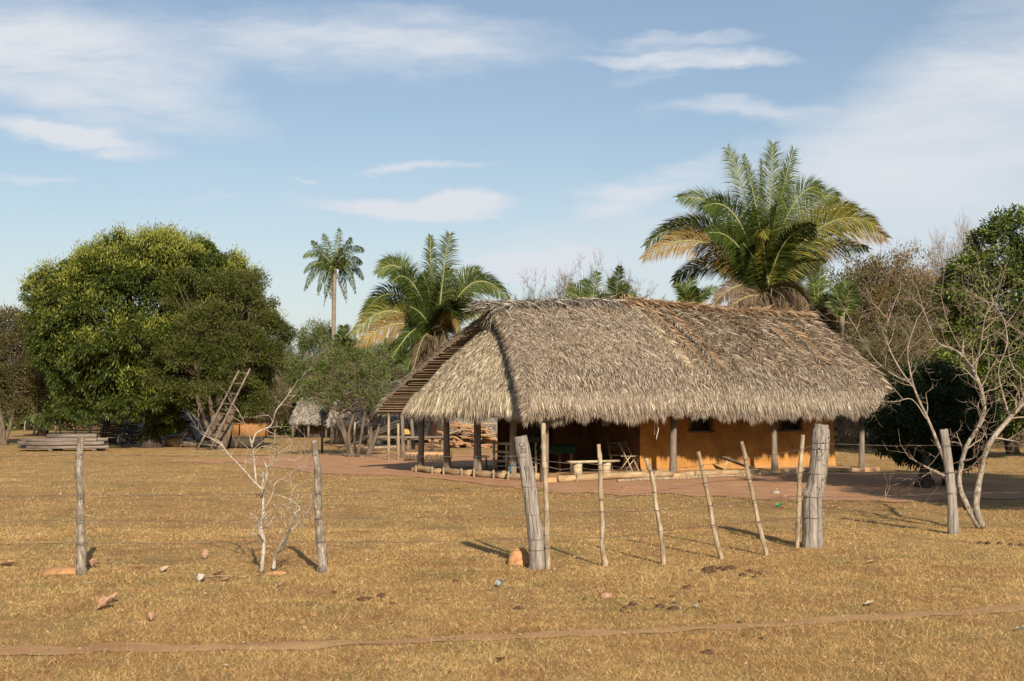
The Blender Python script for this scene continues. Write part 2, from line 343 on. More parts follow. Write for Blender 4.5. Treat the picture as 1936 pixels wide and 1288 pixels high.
M_['litter'] = flat('dead_leaf', (.34, .20, .125), .8, .3, 20)
M_['white'] = flat('white_scrap', (.42, .39, .33), .6, .1)
M_['green'] = flat('green_cloth', (.006, .03, .015), .8, .2)
M_['black'] = flat('black_iron', (.02, .02, .02), .5, .2)
M_['rubber'] = flat('tyre_rubber', (.05, .045, .04), .8, .2)
M_['farwall'] = flat('far_adobe', (.33, .16, .055), .95, .3, 2)
M_['steel'] = flat('dull_steel', (.22, .21, .20), .45, .2)
M_['cloth'] = flat('dark_cloth', (.025, .03, .045), .9, .2)
M_['skin'] = flat('skin', (.16, .08, .045), .6, .1)
M_['hair'] = flat('hair', (.010, .008, .007), .6, .2)
M_['rope'] = flat('pale_rope', (.55, .52, .45), .9, .1)
M_['blue'] = flat('blue_rope', (.03, .10, .16), .7, .1)
M_['stone'] = flat('grey_stone', (.28, .24, .20), .9, .3)
M_['bluescrap'] = flat('bluish_plastic', (.30, .38, .41), .4, .1)
M_['greenscrap'] = flat('green_plastic', (.05, .30, .16), .5, .1)
M_['carve'] = flat('carved_groove', (.05, .038, .03), .95, .1)
M_['purple'] = flat('purple_cloth', (.08, .035, .04), .9, .2)
M_['yellow'] = flat('yellow_sack', (.34, .22, .06), .8, .15)

# ================================================================ GROUND
def GH(x, y):
    x = np.asarray(x, float); y = np.asarray(y, float)
    near = np.clip(1-(np.hypot(x, y-25)-40)/30, 0, 1)
    return ((fbm(x*.22+50, y*.22+50, 3)-.5)*.07 + (fbm(x*3+90, y*3+90, 5, 3)-.5)*.035)*near-.01
def gz(x, y): return float(GH(np.array([x]), np.array([y]))[0])
gx = np.concatenate([-np.geomspace(900, 24, 26), np.arange(-23.8, 24, .16), np.geomspace(24.1, 900, 26)])
gy = np.concatenate([-np.geomspace(300, 1, 12), np.arange(0, 7, .8), np.arange(7, 62, .14), np.geomspace(62.2, 1500, 60)])
X, Y = np.meshgrid(gx, gy, indexing='ij')
g = MB(); g.grid(np.stack([X, Y, GH(X, Y)], -1), flip=True)
m = MT('dry_grass_ground', .95)
def patchy(m, k=1.):                                  # straw, rusty-brown and olive patches, laid by place in the field
    a = m.noise(.22, 6, (1, .8, 1), .7); b = m.noise(1.3, 7, (1, .6, 1), .75); o = m.noise(.7, 7, (1, .6, 1), .75)
    straw, mid_, rust, olv = (.68*k, .465*k, .18*k), (.54*k, .31*k, .105*k), (.39*k, .195*k, .072*k), (.28*k, .23*k, .068*k)
    c = m.mix(m.ramp(a, [(.36, (0, 0, 0)), (.66, (.9, .9, .9))]), mid_, straw); c = m.mix(m.ramp(b, [(.45, (0, 0, 0)), (.66, (.8, .8, .8))]), c, rust)
    return m.mix(m.ramp(o, [(.51, (0, 0, 0)), (.66, (.72, .72, .72))]), c, olv)
base = patchy(m, .80); c_ = m.noise(55, 7, (1, 1, 1), .7)
base = m.mix(m.ramp(c_, [(.38, (.85, .85, .85)), (.53, (0, 0, 0))]), base, (.12, .062, .025)); base = m.mix(m.ramp(m.noise(90, 4), [(.56, (0, 0, 0)), (.70, (.6, .6, .6))]), base, (.78, .60, .30))
rd = m.noise(.16, 4, (1, 2.2, 1)); base = m.mix(m.ramp(rd, [(.60, (0, 0, 0)), (.68, (.7, .7, .7))]), base, (.36, .185, .095))
m.col(base); m.bump(m.math('ADD', c_, m.math('MULTIPLY', m.noise(120, 3), .6)), .9, .03); M_['ground'] = m.m
go = g.build('ground', M_['ground'], smooth=True); tag(go, 'dry golden grass field', None, None, 'structure')

def dirtmat(name, a1, a2, a3):
    m = MT(name, .95); f = m.noise(1.2, 6, (1, 1.6, 1)); q = m.noise(45, 5)
    c = m.ramp(f, [(.3, a1), (.52, a2), (.75, a3)]); c = m.mix(m.ramp(q, [(.3, (.5, .5, .5)), (.5, (0, 0, 0))]), c, tuple(k*.55 for k in a1)); m.col(c); m.bump(q, .6, .012); return m.m
M_['dirt'] = dirtmat('red_dirt', (.34, .165, .080), (.44, .235, .12), (.52, .30, .165))
M_['track'] = dirtmat('track_dirt', (.31, .165, .075), (.41, .24, .11), (.52, .33, .155))
# dirt yard: strip between a front and a back edge
fe = [gp(x, y) for x, y in ((300, 874), (450, 875), (600, 893), (760, 900), (900, 913), (1050, 927), (1300, 937), (1500, 943), (1700, 947), (1936, 939), (2250, 934))]
be = [gp(x, y) for x, y in ((290, 872), (440, 868), (560, 861), (740, 858), (850, 857), (1000, 858), (1300, 866), (1640, 893), (1800, 902), (1936, 911), (2250, 925))]
def yF(x): return np.interp(x, [p.x for p in fe], [p.y for p in fe])
def yB(x): return np.interp(x, [p.x for p in be], [p.y for p in be])
xs = np.arange(fe[0].x+.1, fe[-1].x, .16); ks = np.linspace(0, 1, 120)
F = yF(xs)+(fbm(xs*.9, xs*0+3, 11, 4)-.5)*2.6; B = yB(xs)+(fbm(xs*.9, xs*0+9, 12, 4)-.5)*2.4
B = np.maximum(B, F+.05)
XX = np.repeat(xs[:, None], 120, 1); YY = F[:, None]+(B-F)[:, None]*ks[None]
g = MB(); g.grid(np.stack([XX, YY, GH(XX, YY)+.012], -1), flip=True)
tag(g.build('dirt_yard', M_['dirt'], smooth=True), 'bare reddish packed dirt yard in front of the hut', None, None, 'structure')
# second worn patch further back on the left
xs2 = np.arange(gp(560, 848).x, gp(1000, 848).x, .3); cy = gp(700, 842).y
F2 = cy-3.0+(fbm(xs2*.4, xs2*0+1, 21, 4)-.5)*5; B2 = cy+2.5+(fbm(xs2*.4, xs2*0+7, 22, 4)-.5)*6; env = np.clip(np.minimum(xs2-xs2[0], xs2[-1]-xs2)/3, 0, 1)
mid = (F2+B2)/2; F2 = mid-(mid-F2)*env; B2 = mid+(B2-mid)*env
XX = np.repeat(xs2[:, None], 30, 1); YY = F2[:, None]+(B2-F2)[:, None]*np.linspace(0, 1, 30)[None]
g = MB(); g.grid(np.stack([XX, YY, GH(XX, YY)+.02], -1), flip=True)
tag(g.build('dirt_patch', M_['dirt'], smooth=True), 'worn red dirt patch behind the thorn trees', None, None, 'structure')
# foreground footpath
pc = [gp(x, y) for x, y in ((-200, 1236), (0, 1229), (200, 1221), (400, 1221), (650, 1219), (850, 1209), (1000, 1201), (1200, 1194), (1400, 1184), (1600, 1171), (1800, 1160), (1936, 1152), (2200, 1134))]
def yP(x): return np.interp(x, [p.x for p in pc], [p.y for p in pc])
def hP(x): return .13+.14*(fbm(np.asarray(x)*.8, np.asarray(x)*0+5, 31, 4)-.3)
xs3 = np.arange(pc[0].x, pc[-1].x, .06); K = 24
c0 = yP(xs3)+(fbm(xs3*1.1, xs3*0, 32, 3)-.5)*.12; h0 = hP(xs3)
F3 = c0-h0-(fbm(xs3*3.2, xs3*0+2, 33, 5)-.5)*.30; B3 = c0+h0+(fbm(xs3*3.2, xs3*0+4, 34, 5)-.5)*.30
XX = np.repeat(xs3[:, None], K, 1); YY = F3[:, None]+(B3-F3)[:, None]*np.linspace(0, 1, K)[None]
g = MB(); g.grid(np.stack([XX, YY, GH(XX, YY)+.006], -1), flip=True)
tag(g.build('footpath', M_['track'], smooth=True), 'narrow bare earth footpath crossing the dry grass', None, None, 'structure')

# orange bank far left
g = MB(); xb = np.linspace(-62, -24, 90); yb = np.linspace(122, 136, 14)
XX, YY = np.meshgrid(xb, yb, indexing='ij'); hh = np.clip(np.minimum(YY-122, 3)/3, 0, 1)*(1.0+.5*fbm(XX*.3, YY*.3, 41))*np.clip((XX.max()-XX)/6, 0, 1)
g.grid(np.stack([XX, YY, hh-.05], -1), flip=True); M_['bank'] = flat('bank_earth', (.38, .19, .09), .95, .25, 1)
tag(g.build('embankment', M_['bank'], smooth=True), 'low orange earth bank beyond the far fence', None, None, 'structure')

# ---------------------------------------------------------------- hut frame of reference
HC = (0.83, 35.3); HU = (.848, .530); HV = (-.530, .848)
def H(a, v, z): return (HC[0]+HU[0]*a+HV[0]*v, HC[1]+HU[1]*a+HV[1]*v, z)
def Hn(A, V, Z): return np.stack([HC[0]+HU[0]*A+HV[0]*V, HC[1]+HU[1]*A+HV[1]*V, Z], -1)
HROT = math.atan2(HU[1], HU[0])
def hloc(x, y):
    dx = x-HC[0]; dy = y-HC[1]; return dx*HU[0]+dy*HU[1], dx*HV[0]+dy*HV[1]

# ---------------------------------------------------------------- grass
def grassfield(name, n, d0, d1, q, lmin, lmax, w0, seed, label, mat, l0=.55, l1=1.5):
    rs = RS(seed); u = rs.rand(n); e = 2-q
    D = (d0**e+u*(d1**e-d0**e))**(1/e); x = (rs.rand(n)*2-1)*(D*.40+1.6)
    a, v = hloc(x, D)
    inh = (a > -.6) & (a < 11.4) & (v > -.5) & (v < 7)
    yard = (D > yF(x)+(fbm(x*.9, x*0+3, 11, 4)-.5)*2.6) & (D < yB(x)+(fbm(x*.9, x*0+9, 12, 4)-.5)*2.4)
    pd = np.abs(D-yP(x))/(hP(x)+.02)
    path = rs.rand(n) > np.clip((pd-.55)/.9+.25*(fbm(x*6, D*6, 57, 2)-.5), 0.12, 1)
    patch = fbm(x*.7, D*.5, 51, 4); fine = fbm(x*5, D*5, 52, 3)
    thin = rs.rand(n) > np.clip((patch*.8+fine*.7-.42)*4.2, .10, 1)
    keep = ~(inh | (yard & (rs.rand(n) > .012)) | path | thin)
    x = x[keep]; D = D[keep]; patch = patch[keep]; n = len(x)
    edge = np.clip(1-np.abs(np.abs(D-yP(x))-.36)/.15, 0, 1)
    L_ = rs.uniform(lmin, lmax, n)*(0.6+.9*patch)*(1+.35*edge)
    lean = l0+(l1-l0)*rs.rand(n)**.6; th = rs.rand(n)*2*np.pi
    d = np.stack([np.sin(lean)*np.cos(th), np.sin(lean)*np.sin(th), np.cos(lean)], -1)
    b = np.stack([x, D, GH(x, D)-.004], -1); wd = w0*(D/10)**.8*rs.uniform(.6, 1.4, n)
    side = nrm(np.stack([-np.sin(th)+rs.normal(size=n)*.5, np.cos(th)+rs.normal(size=n)*.5, rs.normal(size=n)*.2], -1))
    tip = b+d*L_[:, None]; V = np.stack([b-side*wd[:, None]*.5, b+side*wd[:, None]*.5, tip], 1)
    mb = MB(); mb.add(V.reshape(-1, 3), None, np.arange(3*n).reshape(-1, 3))
    tag(mb.build(name, mat), label, 'grass', None, 'stuff')
def grassmat(name):
    m = MT(name, .7); isl = m.island(); base = patchy(m, 1.12)
    c = m.mix(m.ramp(isl, [(.0, (.95, .95, .95)), (.45, (0, 0, 0))]), base, (.13, .065, .024)); c = m.mix(m.ramp(isl, [(.62, (0, 0, 0)), (1., (.75, .75, .75))]), c, (.88, .70, .38))
    m.col(c); m.transl(.25, c); m.p.inputs['Specular IOR Level'].default_value = .2; return m.m
M_['grass'] = grassmat('dry_grass_blade')
grassfield('grass', 1400000, 8.2, 22, 1.5, .018, .060, .0034, 61, 'short matted dry grass covering the near field', M_['grass'], .75, 1.56)
grassfield('grass', 700000, 20, 62, 1.6, .014, .045, .0036, 62, 'short dry golden grass covering the field towards the hut', M_['grass'])
grassfield('grass_tufts', 26000, 8.2, 34, 1.4, .05, .10, .0032, 63, 'scattered taller dry grass blades', M_['grass'], .3, 1.3)

# ================================================================ THATCHED HUT
hut = empty('thatched_hut', H(0, 0, 0)); tag(hut, 'large mud hut with sweeping palm thatch roof and open veranda posts', 'hut')
HL = np.array(H(0, 0, 0))
def hb(mb, name, mats, smooth=False, parent=None):
    o = mb.build(name, mats, parent or hut, smooth, HL if parent is None else HL); return o
ra = np.array([-3, .45, 3.4, 5.2, 8, 11.4, 13]); rz_ = np.array([4.52, 4.57, 4.75, 4.82, 4.72, 4.68, 4.66])
def zr(a): return np.interp(a, ra, rz_)
def ribs(a, s):                                       # the right half is laid in overlapping frond courses running down the slope
    q_ = (a+.22*s+.10*np.sin(s*7+a*1.3))/.52; f_ = q_-np.floor(q_); amp = .055+.05*vn(np.floor(q_)*1.7, s*4, 17)
    return (1/(1+np.exp(-(a-5.15)*9)))*np.clip(np.sin(np.pi*np.clip(s*.98, 0, 1))*2.2, 0, 1)*(.09*np.sin(np.pi*np.clip(s*1.05, 0, 1))+amp*(1-f_)**1.3*np.clip(f_*9, 0, 1))
def zprof(a, s):
    z0 = zr(a); base = z0+(1.90-z0)*s+.20*np.sin(np.pi*np.clip(s, 0, 1))
    return base-.9*np.clip(s-.93, 0, 1)**1.0*1.2+(fbm(a*.9+20, s*5, 71, 3)-.5)*.10*np.clip(s*4, 0, 1)+ribs(a, s)
def vprof(s, side): return 3.3+side*(-1)*(4.05*s) if side > 0 else 3.3+4.05*s
def aL(s): return .66-1.62*np.clip(s, 0, 1)**1.1
def aR(s): return 11.5+.25*np.sin(np.pi*np.clip(s, 0, 1))*1.0-.12*s
def roofP(k, s, side):                                # k 0..1 along ridge, s 0..1 ridge to eave
    l = aL(s); a = l+(aR(s)-l)*k; return Hn(a, vprof(s, side), zprof(a, s))
def bed(fn, nk, ns, thick, s0=0., s1=1.):
    K_, S_ = np.meshgrid(np.linspace(0, 1, nk), np.linspace(s0, s1, ns), indexing='ij'); P = fn(K_, S_)
    lo = P.copy(); lo[..., 2] -= thick; return P, lo
def add_slab(mb, P, lo, flip=False):
    mb.grid(P, flip=flip); mb.grid(lo, flip=not flip)
    for E in ((P[0], lo[0]), (P[-1], lo[-1]), (P[:, 0], lo[:, 0]), (P[:, -1], lo[:, -1])):
        mb.grid(np.stack(E, 0))
def strands(mb, fn, n, rs, lmin, lmax, wmin, wmax, lat=.5, lift=.14, srange=(0, 1), krange=(0, 1), hang=0., off=.02, m=0, mfn=None, pw=1., cl=0.):
    k = rs.uniform(*krange, n); s = srange[0]+(srange[1]-srange[0])*rs.rand(n)**pw; e = 1e-3
    P = fn(k, s); Ts = nrm(fn(k, np.minimum(s+e, 1.2))-fn(k, s-e)); Tk = nrm(fn(np.minimum(k+e, 1), s)-fn(np.maximum(k-e, 0), s))
    Nn = nrm(np.cross(Tk, Ts)); Nn = np.where(Nn[:, 2:3] < 0, -Nn, Nn)
    d = Ts+Tk*rs.normal(size=(n, 1))*lat+Nn*np.abs(rs.normal(size=(n, 1)))*lift
    d[:, 2] -= hang
    l = rs.uniform(lmin, lmax, n); wd = rs.uniform(wmin, wmax, n); d = nrm(d)
    if cl: l = l*(1+cl*.9*(fbm(k*55, k*0, 5, 3)-.45))*(1-cl*.35*(vn(k*260, k*0, 9) < .3))
    side = nrm(np.cross(d, Nn)+Nn*rs.normal(size=(n, 1))*.6)
    b = P+Nn*(off*rs.rand(n)[:, None]*2)-d*(l*.3)[:, None]
    mb.leaves(b, d, l, wd, rs, droop=.06, m=m, side=side)
rs = RS(101)
front = lambda k, s: roofP(k, s, 1)
back = lambda k, s: roofP(k, s, -1)
# front slope
mb = MB(); P, lo = bed(front, 60, 30, .2); add_slab(mb, P, lo); mb2 = mb
bedo = hb(mb, 'front_slope', [M_['bed'], M_['thatch'], M_['thatchrust'], M_['thatchgold']])
def merge_into(name, build, mats, label=None):
    mb = MB(); build(mb); o = hb(mb, name, mats)
    if label: o['label'] = label
    return o
bpy.data.objects.remove(bedo)
def f_front(mb):
    P, lo = bed(front, 260, 40, .2); add_slab(mb, P, lo)
    for mm in range(len(mb.qm)): mb.qm[mm][:] = 0
    kk = (5.0-.0)/11.5
    strands(mb, front, 118000, rs, .13, .28, .011, .024, .55, .10, (0.01, 1.0), m=1)
    strands(mb, front, 7000, rs, .2, .4, .012, .028, .6, .2, (0.0, .3), (.42, 1), m=2)
    strands(mb, front, 11000, rs, .22, .46, .012, .028, .5, .16, (0.02, .8), (.42, 1), m=2)
    strands(mb, front, 7000, rs, .16, .32, .011, .024, .35, .10, (.72, 1.0), m=1, hang=.25, off=.06)
    strands(mb, front, 4000, rs, .22, .40, .012, .024, .28, .08, (.95, 1.0), m=3, hang=.7, off=.06, cl=.5)
    strands(mb, front, 20000, rs, .22, .42, .012, .024, .25, .05, (.93, 1.01), m=1, hang=.8, off=.06, cl=.7)
    strands(mb, front, 24000, rs, .30, .56, .012, .024, .2, .03, (.965, 1.0), m=1, hang=1.7, off=.04, cl=1.0)
    strands(mb, front, 26000, rs, .2, .42, .012, .026, .95, .42, (0.02, .86), (.47, 1), m=1)
    strands(mb, front, 5000, rs, .2, .4, .012, .026, .95, .45, (0.02, .7), (.47, 1), m=2)
    # frond ribs running down the right half, with herringbone leaflets
    for i in range(15):
        a0 = 5.05+i*.46+rs.uniform(-.12, .12); s1 = .97 if i < 2 else rs.uniform(.55, .95); s0 = rs.uniform(.0, .06) if i < 4 else rs.uniform(0, .2)
        ss = np.linspace(s0, s1, 26); aa = a0+rs.uniform(-.25, .25)*ss+.05*np.sin(ss*9+i)
        Pt = Hn(aa, vprof(ss, 1), zprof(aa, ss)+.05+rs.uniform(0, .03))
        mb.tube(Pt, np.linspace(.028, .010, 26) if i < 2 else np.linspace(.018, .008, 26), 5, m=3 if i < 2 else 1)
        for sd_ in (-1, 1):
            q = 130; t = rs.uniform(0, 1, q); id_ = t*24.99; j = id_.astype(int); fr = (id_-j)[:, None]; b = Pt[j]*(1-fr)+Pt[j+1]*fr
            T = nrm(Pt[j+1]-Pt[j]); S = np.array([HU[0], HU[1], 0])*sd_; d = T*.9+S*rs.uniform(.4, .95, (q, 1))+np.array([0, 0, 1])*rs.uniform(.03, .26, (q, 1))
            mb.leaves(b, d, rs.uniform(.25, .5, q), rs.uniform(.018, .034, q), rs, .08, m=(3 if (i == 0) else int(rs.choice([1, 1, 2]))))
    # left verge tufts
    strands(mb, front, 7000, rs, .2, .5, .012, .026, 1.0, .35, (0, 1), (0, .02), m=1, hang=.35)
    strands(mb, front, 1800, rs, .2, .4, .018, .03, .8, .3, (0, 1), (.985, 1), m=1, hang=.2)
    n = 9000; s = rs.rand(n); k = np.zeros(n); P = front(k, s); P[:, 2] -= rs.rand(n)*.26; P[:, :2] -= np.array(HU)*(rs.rand(n)*.06)[:, None]     # shaggy side of the verge
    T_ = nrm(front(k, s+1e-3)-front(k, s-1e-3)); d = T_*rs.uniform(.2, 1, (n, 1))-np.array([HU[0], HU[1], 0])*rs.uniform(.1, 1., (n, 1))+np.array([0, 0, -.35]); mb.leaves(P, d, rs.uniform(.14, .34, n), .02, rs, .1, m=1)
merge_into('front_roof_slope', f_front, [M_['bed'], M_['thatch'], M_['thatchrust'], M_['thatchgold']])
def f_back(mb):
    P, lo = bed(back, 60, 24, .13); add_slab(mb, P, lo)
    strands(mb, back, 14000, rs, .25, .45, .03, .05, .5, .15, (0.01, 1.02), m=1)
    strands(mb, back, 3500, rs, .3, .45, .02, .035, .3, .1, (.96, 1.0), m=1, hang=1.2)
    strands(mb, back, 1500, rs, .15, .32, .015, .03, .9, .3, (0, 1), (0, .008), m=1)
merge_into('back_roof_slope', f_back, [M_['bed'], M_['thatchgrey']])
# purlins seen under the back slope
for i in range(58):
    s = .03+.955*(i+rs.uniform(-.25, .25))/57; l = float(aL(np.array(s)))-rs.uniform(-.08, .20); z = float(zprof(np.array(l+.3), np.array(s)))-.165; z2 = float(zprof(np.array(l+3.2), np.array(s)))-.165
    p = MB(); v = 3.3+4.05*s
    p.tube([H(l, v-.015, z+rs.uniform(-.01, .01)), H(l+1.2, v, (z*2+z2)/3), H(l+3.4, v, z2)], [rs.uniform(.016, .030)]*3, 6)
    hb(p, 'purlin', M_['pole'], True)
for i, a0 in enumerate((2.4, 4.2, 6.0)):
    p = MB(); pts = [H(a0, 3.3+4.0*s, float(zprof(np.array(a0), np.array(s)))-.23) for s in (0.02, .5, 1)]
    p.tube(pts, .045, 7); hb(p, 'rafter', M_['pole'], True)
# ridge cap
def f_cap(mb):
    n = 5200; a = rs.uniform(.0, 11.9, n); z = zr(a)+.08+.05*rs.rand(n); rust = a > 5
    base = Hn(a, 3.3+rs.normal(size=n)*.12, z)
    fr = np.where(rs.rand(n) < .62, -1., 1.); rr = (a > 4.6)
    du = np.where(rr, rs.normal(.55, .45, n), rs.normal(.1, .8, n)); dv = fr*rs.uniform(.4, 1.1, n); dz = rs.normal(-.25, .28, n)
    d = np.stack([HU[0]*du+HV[0]*dv, HU[1]*du+HV[1]*dv, dz], -1)
    l = rs.uniform(.22, .52, n); wd = rs.uniform(.018, .036, n)
    for mm, sel in ((0, ~rr), (1, rr)): mb.leaves(base[sel], d[sel], l[sel], wd[sel], rs, .1, m=mm)
    n = 500; a = rs.uniform(4.8, 11.4, n); base = Hn(a, 3.3+rs.normal(size=n)*.1, zr(a)+.10)     # standing tufts
    d = np.stack([rs.normal(.1, .6, n), rs.normal(0, .4, n), rs.uniform(.15, .8, n)], -1); mb.leaves(base, d, rs.uniform(.1, .26, n), .022, rs, .1, m=1)
    n = 420; base = Hn(rs.uniform(.1, .9, n), 3.3+rs.normal(size=n)*.22, 4.50+.12*rs.rand(n)); d = np.stack([-HU[0]*rs.uniform(.4, 1.2, n), -HU[1]*rs.uniform(.3, 1, n), rs.normal(-.05, .22, n)], -1)
    mb.leaves(base, d, rs.uniform(.25, .55, n), .026, rs, .05, m=0)
    n = 70; base = Hn(rs.uniform(.3, .8, n), 3.3+rs.normal(-.2, .25, n), 4.4+.1*rs.rand(n)); d = np.stack([rs.normal(-.2, .3, n), rs.normal(0, .2, n), -rs.uniform(.5, 1, n)], -1)
    mb.leaves(base, d, rs.uniform(.35, .75, n), .022, rs, .1, m=0)
merge_into('ridge_cap', f_cap, [M_['thatchgrey'], M_['thatchrust']])
# right-end ridge poles
for i in range(4):
    p = MB(); s = .03+.05*i; l = 11.2; v = 3.3-4.05*s; z = float(zprof(np.array(11.4), np.array(s)))+.0
    p.tube([H(l, v, z), H(11.95+.15*rs.rand(), v, z+.05+.25*(i < 2)*rs.rand())], .02, 5); hb(p, 'ridge_pole', M_['stickwood'], True)
# hip roof over the veranda
hq = np.array([(2.6, -.35, 1.72), (1.5, -.48, 1.72), (.55, -.52, 1.66), (-.05, -.42, 1.6), (-.5, -.05, 1.58), (-.74, .6, 1.62), (-.82, 1.8, 1.64), (-.84, 3.3, 1.66), (-.82, 4.9, 1.66), (-.74, 5.85, 1.66), (-.45, 6.45, 1.68), (.2, 6.85, 1.7), (1.2, 7.0, 1.7)])
ht = np.array([(2.7, 3.1, 4.15), (2.3, 3.05, 4.15), (1.9, 3.0, 4.18), (1.5, 3.0, 4.22), (1.2, 3.05, 4.26), (1.05, 3.15, 4.3), (.98, 3.25, 4.32), (.96, 3.3, 4.32), (.98, 3.35, 4.32), (1.05, 3.45, 4.3), (1.2, 3.6, 4.24), (1.6, 3.65, 4.2), (2.0, 3.7, 4.16)])
hk = np.linspace(0, 1, len(hq))
def hip(k, s):
    k = np.clip(k, 0, 1); q = [np.interp(k, hk, hq[:, i]) for i in range(3)]; t = [np.interp(k, hk, ht[:, i]) for i in range(3)]
    a = t[0]+(q[0]-t[0])*s; v = t[1]+(q[1]-t[1])*s; z = t[2]+(q[2]+.12-t[2])*s+.30*np.sin(np.pi*np.clip(s, 0, 1)*.96)
    z = z-.8*np.clip(s-.93, 0, 1)+(fbm(k*14+3, s*4, 81, 3)-.5)*.10
    return Hn(a, v, z)
def f_hip(mb):
    P, lo = bed(hip, 70, 26, .16); add_slab(mb, P, lo)
    strands(mb, hip, 70000, rs, .13, .27, .011, .023, .5, .15, (0.01, 1.0), m=1, pw=.65)
    strands(mb, hip, 14000, rs, .2, .38, .011, .022, .3, .08, (.9, 1.01), m=1, hang=.6, off=.06, cl=.6)
    strands(mb, hip, 18000, rs, .26, .46, .011, .022, .25, .02, (.95, 1.0), m=2, hang=1.8, off=.03, cl=1.)
    strands(mb, hip, 16000, rs, .14, .28, .011, .024, .5, .15, (0.01, 1.0), m=2, pw=.8)
merge_into('veranda_roof', f_hip, [M_['bed'], M_['thatchgold'], M_['thatch']], 'paler newer thatch sweeping round the open left end')
# platform floor
K_, S_ = np.meshgrid(np.linspace(-.08, 11.5, 90), np.linspace(-.12, 6.9, 60), indexing='ij')
P = Hn(K_, S_, .115+(fbm(K_*2, S_*2, 91)-.5)*.03); mb = MB(); mb.grid(P, flip=True)
for E, fl in ((P[0], 0), (P[-1], 1), (P[:, 0], 1), (P[:, -1], 0)):
    lo = E.copy(); lo[:, 2] = -.1; out_ = lo.copy(); mb.grid(np.stack([E, lo], 0), flip=bool(fl))
hb(mb, 'earth_floor', M_['floor'], True)
# walls with window openings
def wall(name, pts, z0, z1, holes, seed, th=.18, res=.09, mat='adobe'):
    mb = MB()
    for (a0, v0), (a1, v1) in zip(pts[:-1], pts[1:]):
        Lw = math.hypot(a1-a0, v1-v0); na = max(2, int(Lw/res)); nz = int((z1-z0)/res)+1
        us = np.linspace(0, 1, na+1); zs = np.linspace(z0, z1, nz+1); Uu, Zz = np.meshgrid(us, zs, indexing='ij')
        nx, nv = (v1-v0)/Lw, -(a1-a0)/Lw                # outward normal in (a,v): to the right of travel
        o = (fbm(Uu*Lw*1.3+seed, Zz*1.3, seed, 4)-.5)*.09+.10*np.exp(-np.clip(Zz-z0, 0, 9)/.14)
        A = a0+(a1-a0)*Uu; Vv = v0+(v1-v0)*Uu
        mask = np.ones((na, nz), bool); uc = (Uu[:-1, :-1]+Uu[1:, 1:])/2*(a1-a0)+a0; zc = (Zz[:-1, :-1]+Zz[1:, 1:])/2
        if abs(a1-a0) > abs(v1-v0):
            for (h0, h1, hz0, hz1) in holes: mask &= ~((uc > h0) & (uc < h1) & (zc > hz0) & (zc < hz1))
        mb.grid(Hn(A+nx*o, Vv+nv*o, Zz), mask=mask)
        mb.grid(Hn(A-nx*th, Vv-nv*th, Zz), mask=mask, flip=True)
    return hb(mb, name, M_[mat], True)
wins = [(5.78, 6.58, 1.18, 3), (9.13, 9.96, 1.18, 3)]
wall('front_wall', [(4.05, 1.5), (11.3, 1.5)], .1, 2.6, wins, 5)
wall('end_wall', [(11.3, 1.5), (11.3, 5.6)], .1, 2.8, [], 6)
wall('inner_wall', [(4.05, 4.4), (4.05, 1.5)], .1, 3.0, [], 7, mat='shaded_adobe')
wall('rear_wall', [(1.4, 4.4), (4.05, 4.4)], .1, 3.2, [(2.3, 3.1, 0, 1.75)], 8, mat='shaded_adobe')
wall('kitchen_wall', [(2.1, 5.7), (1.4, 4.4)], .1, 2.6, [], 9)
wall('far_wall', [(11.3, 5.6), (2.1, 5.7)], .1, 2.6, [], 10)
for (h0, h1, z0, z1) in wins:
    mb = MB(); c = (h0+h1)/2; rot = Matrix.Rotation(HROT, 4, 'Z')
    for aa in (h0, h1): mb.box(H(aa, 1.58, (z0+2.2)/2), (.06, .26, 2.2-z0+.08), rot)
    mb.box(H(c, 1.57, z0-.01), (h1-h0+.14, .30, .06), rot); fo = hb(mb, 'window', M_['brownwood'])
    mb = MB()
    mb.box(H(c, 1.68, (z0+2.2)/2), (h1-h0, .03, 2.2-z0), rot); mb.build('dark_backing', M_['darkpole'], fo, False, HL)  # dark panel standing in for the unlit room behind the opening
mb = MB(); rot = Matrix.Rotation(HROT, 4, 'Z')
for j in range(5): mb.box(H(2.38+j*.16, 4.5, .93), (.15, .04, 1.62), rot, jit=.006, rs=rs)
hb(mb, 'door', M_['darkpole'])
# posts (base x px -> along a), edging logs with pegs
def hpost(a, v, r, top=1.95, bulge=1.25, seed=0):
    p = MB(); q = RS(seed); dx, dv = q.uniform(-.04, .04, 2)
    p.tube([H(a, v, -.2), H(a, v, .25), H(a+dx*.3, v+dv*.3, .5), H(a+dx*.6, v+dv*.6, 1.0), H(a+dx, v+dv, top)], [r*bulge, r*bulge*.95, r, r*.93, r*.9], 10, seed=seed, rough=.07)
    hb(p, 'veranda_post', M_['hutpost'], True)
for i, (a, v, r, t) in enumerate(((.05, 6.6, .085, 2.0), (0, 4.95, .095, 2.3), (0, 3.3, .105, 2.3), (0, 1.55, .10, 2.1), (.0, .05, .095, 1.95), (4.0, 0, .095, 1.95), (7.55, 0, .085, 1.95), (10.9, 0, .085, 1.95), (10.9, 5.6, .09, 2.0), (3.7, 6.6, .09, 2.0))):
    hpost(a, v, r, t, 1.2, 200+i)
